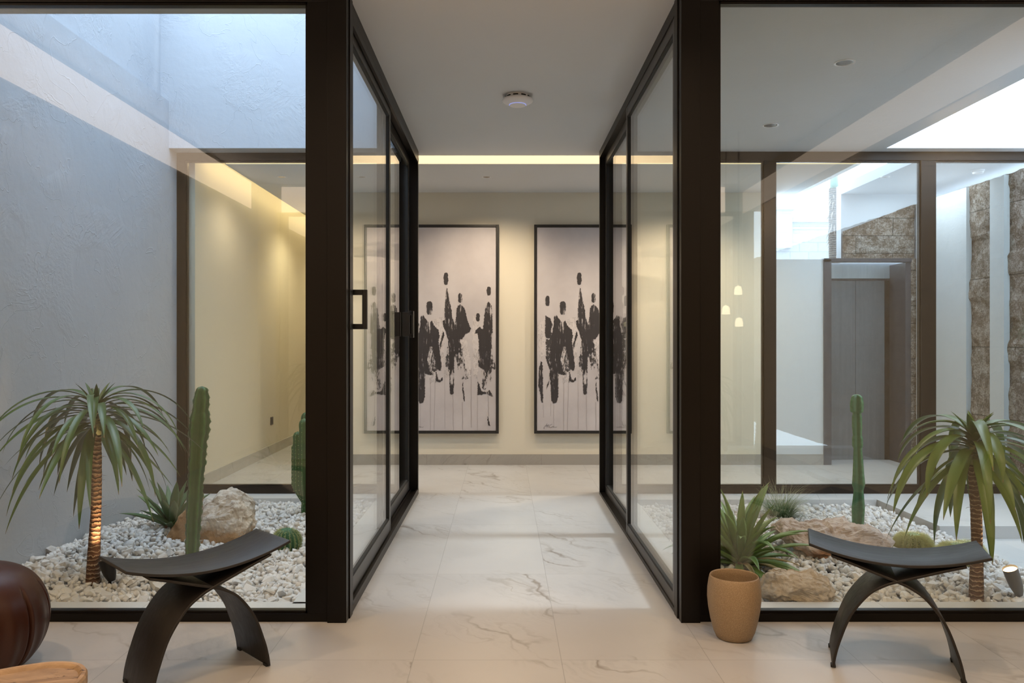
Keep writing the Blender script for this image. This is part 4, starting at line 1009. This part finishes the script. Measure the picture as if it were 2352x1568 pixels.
# ---------------------------------------------------------------- garden spotlights
def spot(x, y, aim, label, mat, power, col, ln=.13, r_=.034):
    z = bed_h(x, y)+.012; t = thing('garden_spotlight', label, 'spotlight', (x, y, z)); d = Vector(aim).normalized()
    OBST.append((x, y, .02))
    pv = Vector((0, 0, .06)); a, b = pv-d*ln*.35, pv+d*ln*.65
    bm = bmesh.new(); tube(bm, [a, a+d*ln*.10, a+d*ln*.35, a+d*ln*.7, b], [r_*.45, r_*.62, r_*.9, r_, r_*1.02], 28, cap=False); bm.faces.new([v for v in bm.verts[:28]][::-1])
    bmesh.ops.recalc_face_normals(bm, faces=bm.faces); mesh_obj('housing', bm, mat, t, smooth=True)
    bm = bmesh.new(); tube(bm, [b-d*.012, b-d*.010], [r_*.96, r_*.96], 28); mesh_obj('lens', bm, emit('warm_spot_lens', col, 6.0), t)
    bm = bmesh.new(); tube(bm, [(0, 0, -.05), (0, 0, .03), pv-d*.02], [.006, .010, .012], 10); mesh_obj('stake', bm, mat, t, smooth=True)
    l = bpy.data.lights.new('spot_lamp', 'SPOT'); l.energy = power; l.color = col; l.spot_size = math.radians(62); l.spot_blend = .6; l.shadow_soft_size = .02
    o = bpy.data.objects.new('spot_lamp', l); C.objects.link(o); o.location = Vector((x, y, z))+b+d*.01; o.rotation_euler = d.to_track_quat('-Z', 'Y').to_euler()
SPC = (1.0, .62, .30)
spot(-2.08, 4.24, (-.33, .02, 1), 'black garden spotlight aimed at the trunk behind the left stool', M['black'], 15, SPC, .12, .036)
spot(2.635, 4.12, (-.42, -.10, 1), 'grey bullet garden spotlight beside the right dragon tree', simple('grey_spot_housing', (.13, .135, .14), .45), 11, SPC, .155, .035)

gl = 'whitish gravel stone lying in the front part of the left bed'
gravel('gravel', -2.77, -1.04, 3.985, 6.60, 1, 'white crushed stone gravel filling the left courtyard bed', 'white gravel stones of the left bed', gl)
gravel('gravel', 1.075, 3.05, 3.985, 6.546, 2, 'white crushed stone gravel filling the right courtyard bed', 'white gravel stones of the right bed', 'whitish gravel stone lying in the front part of the right bed')

# ---------------------------------------------------------------- lamps of the rooms, and added fill lights
def lamp(x, y, z, power, col, ang, rad, aim=(0, 0, -1)):
    l = bpy.data.lights.new('ceiling_lamp_or_fill', 'SPOT'); l.energy = power; l.color = col; l.spot_size = math.radians(ang); l.spot_blend = .8; l.shadow_soft_size = rad
    o = bpy.data.objects.new('ceiling_lamp_or_fill', l); C.objects.link(o); o.location = (x, y, z); o.rotation_euler = Vector(aim).to_track_quat('-Z', 'Y').to_euler()
LW = (1.0, .70, .44)
for x in (-2.3, -.7, .9, 2.5):
    for y, pw in ((2.2, 75), (.2, 60), (-1.6, 50)): lamp(x, y, 3.24, pw, LW, 140, .05)
lamp(-2.1, 9.6, 2.84, 70, (1.0, .80, .50), 140, .05); lamp(-2.1, 11.4, 2.84, 60, (1.0, .80, .50), 140, .05)
area('porch_daylight_fill', (4.0, 7.7, 2.83), (.5, 1.0), 14, (.80, .90, 1.0))  # added cool fill in place of daylight under the porch, no fitting
for x in (-1.1, .35, 1.2, 2.6): lamp(x, 7.2, 2.83, 34, (1.0, .80, .56), 140, .04)  # added spots without fittings, to even out the gallery light
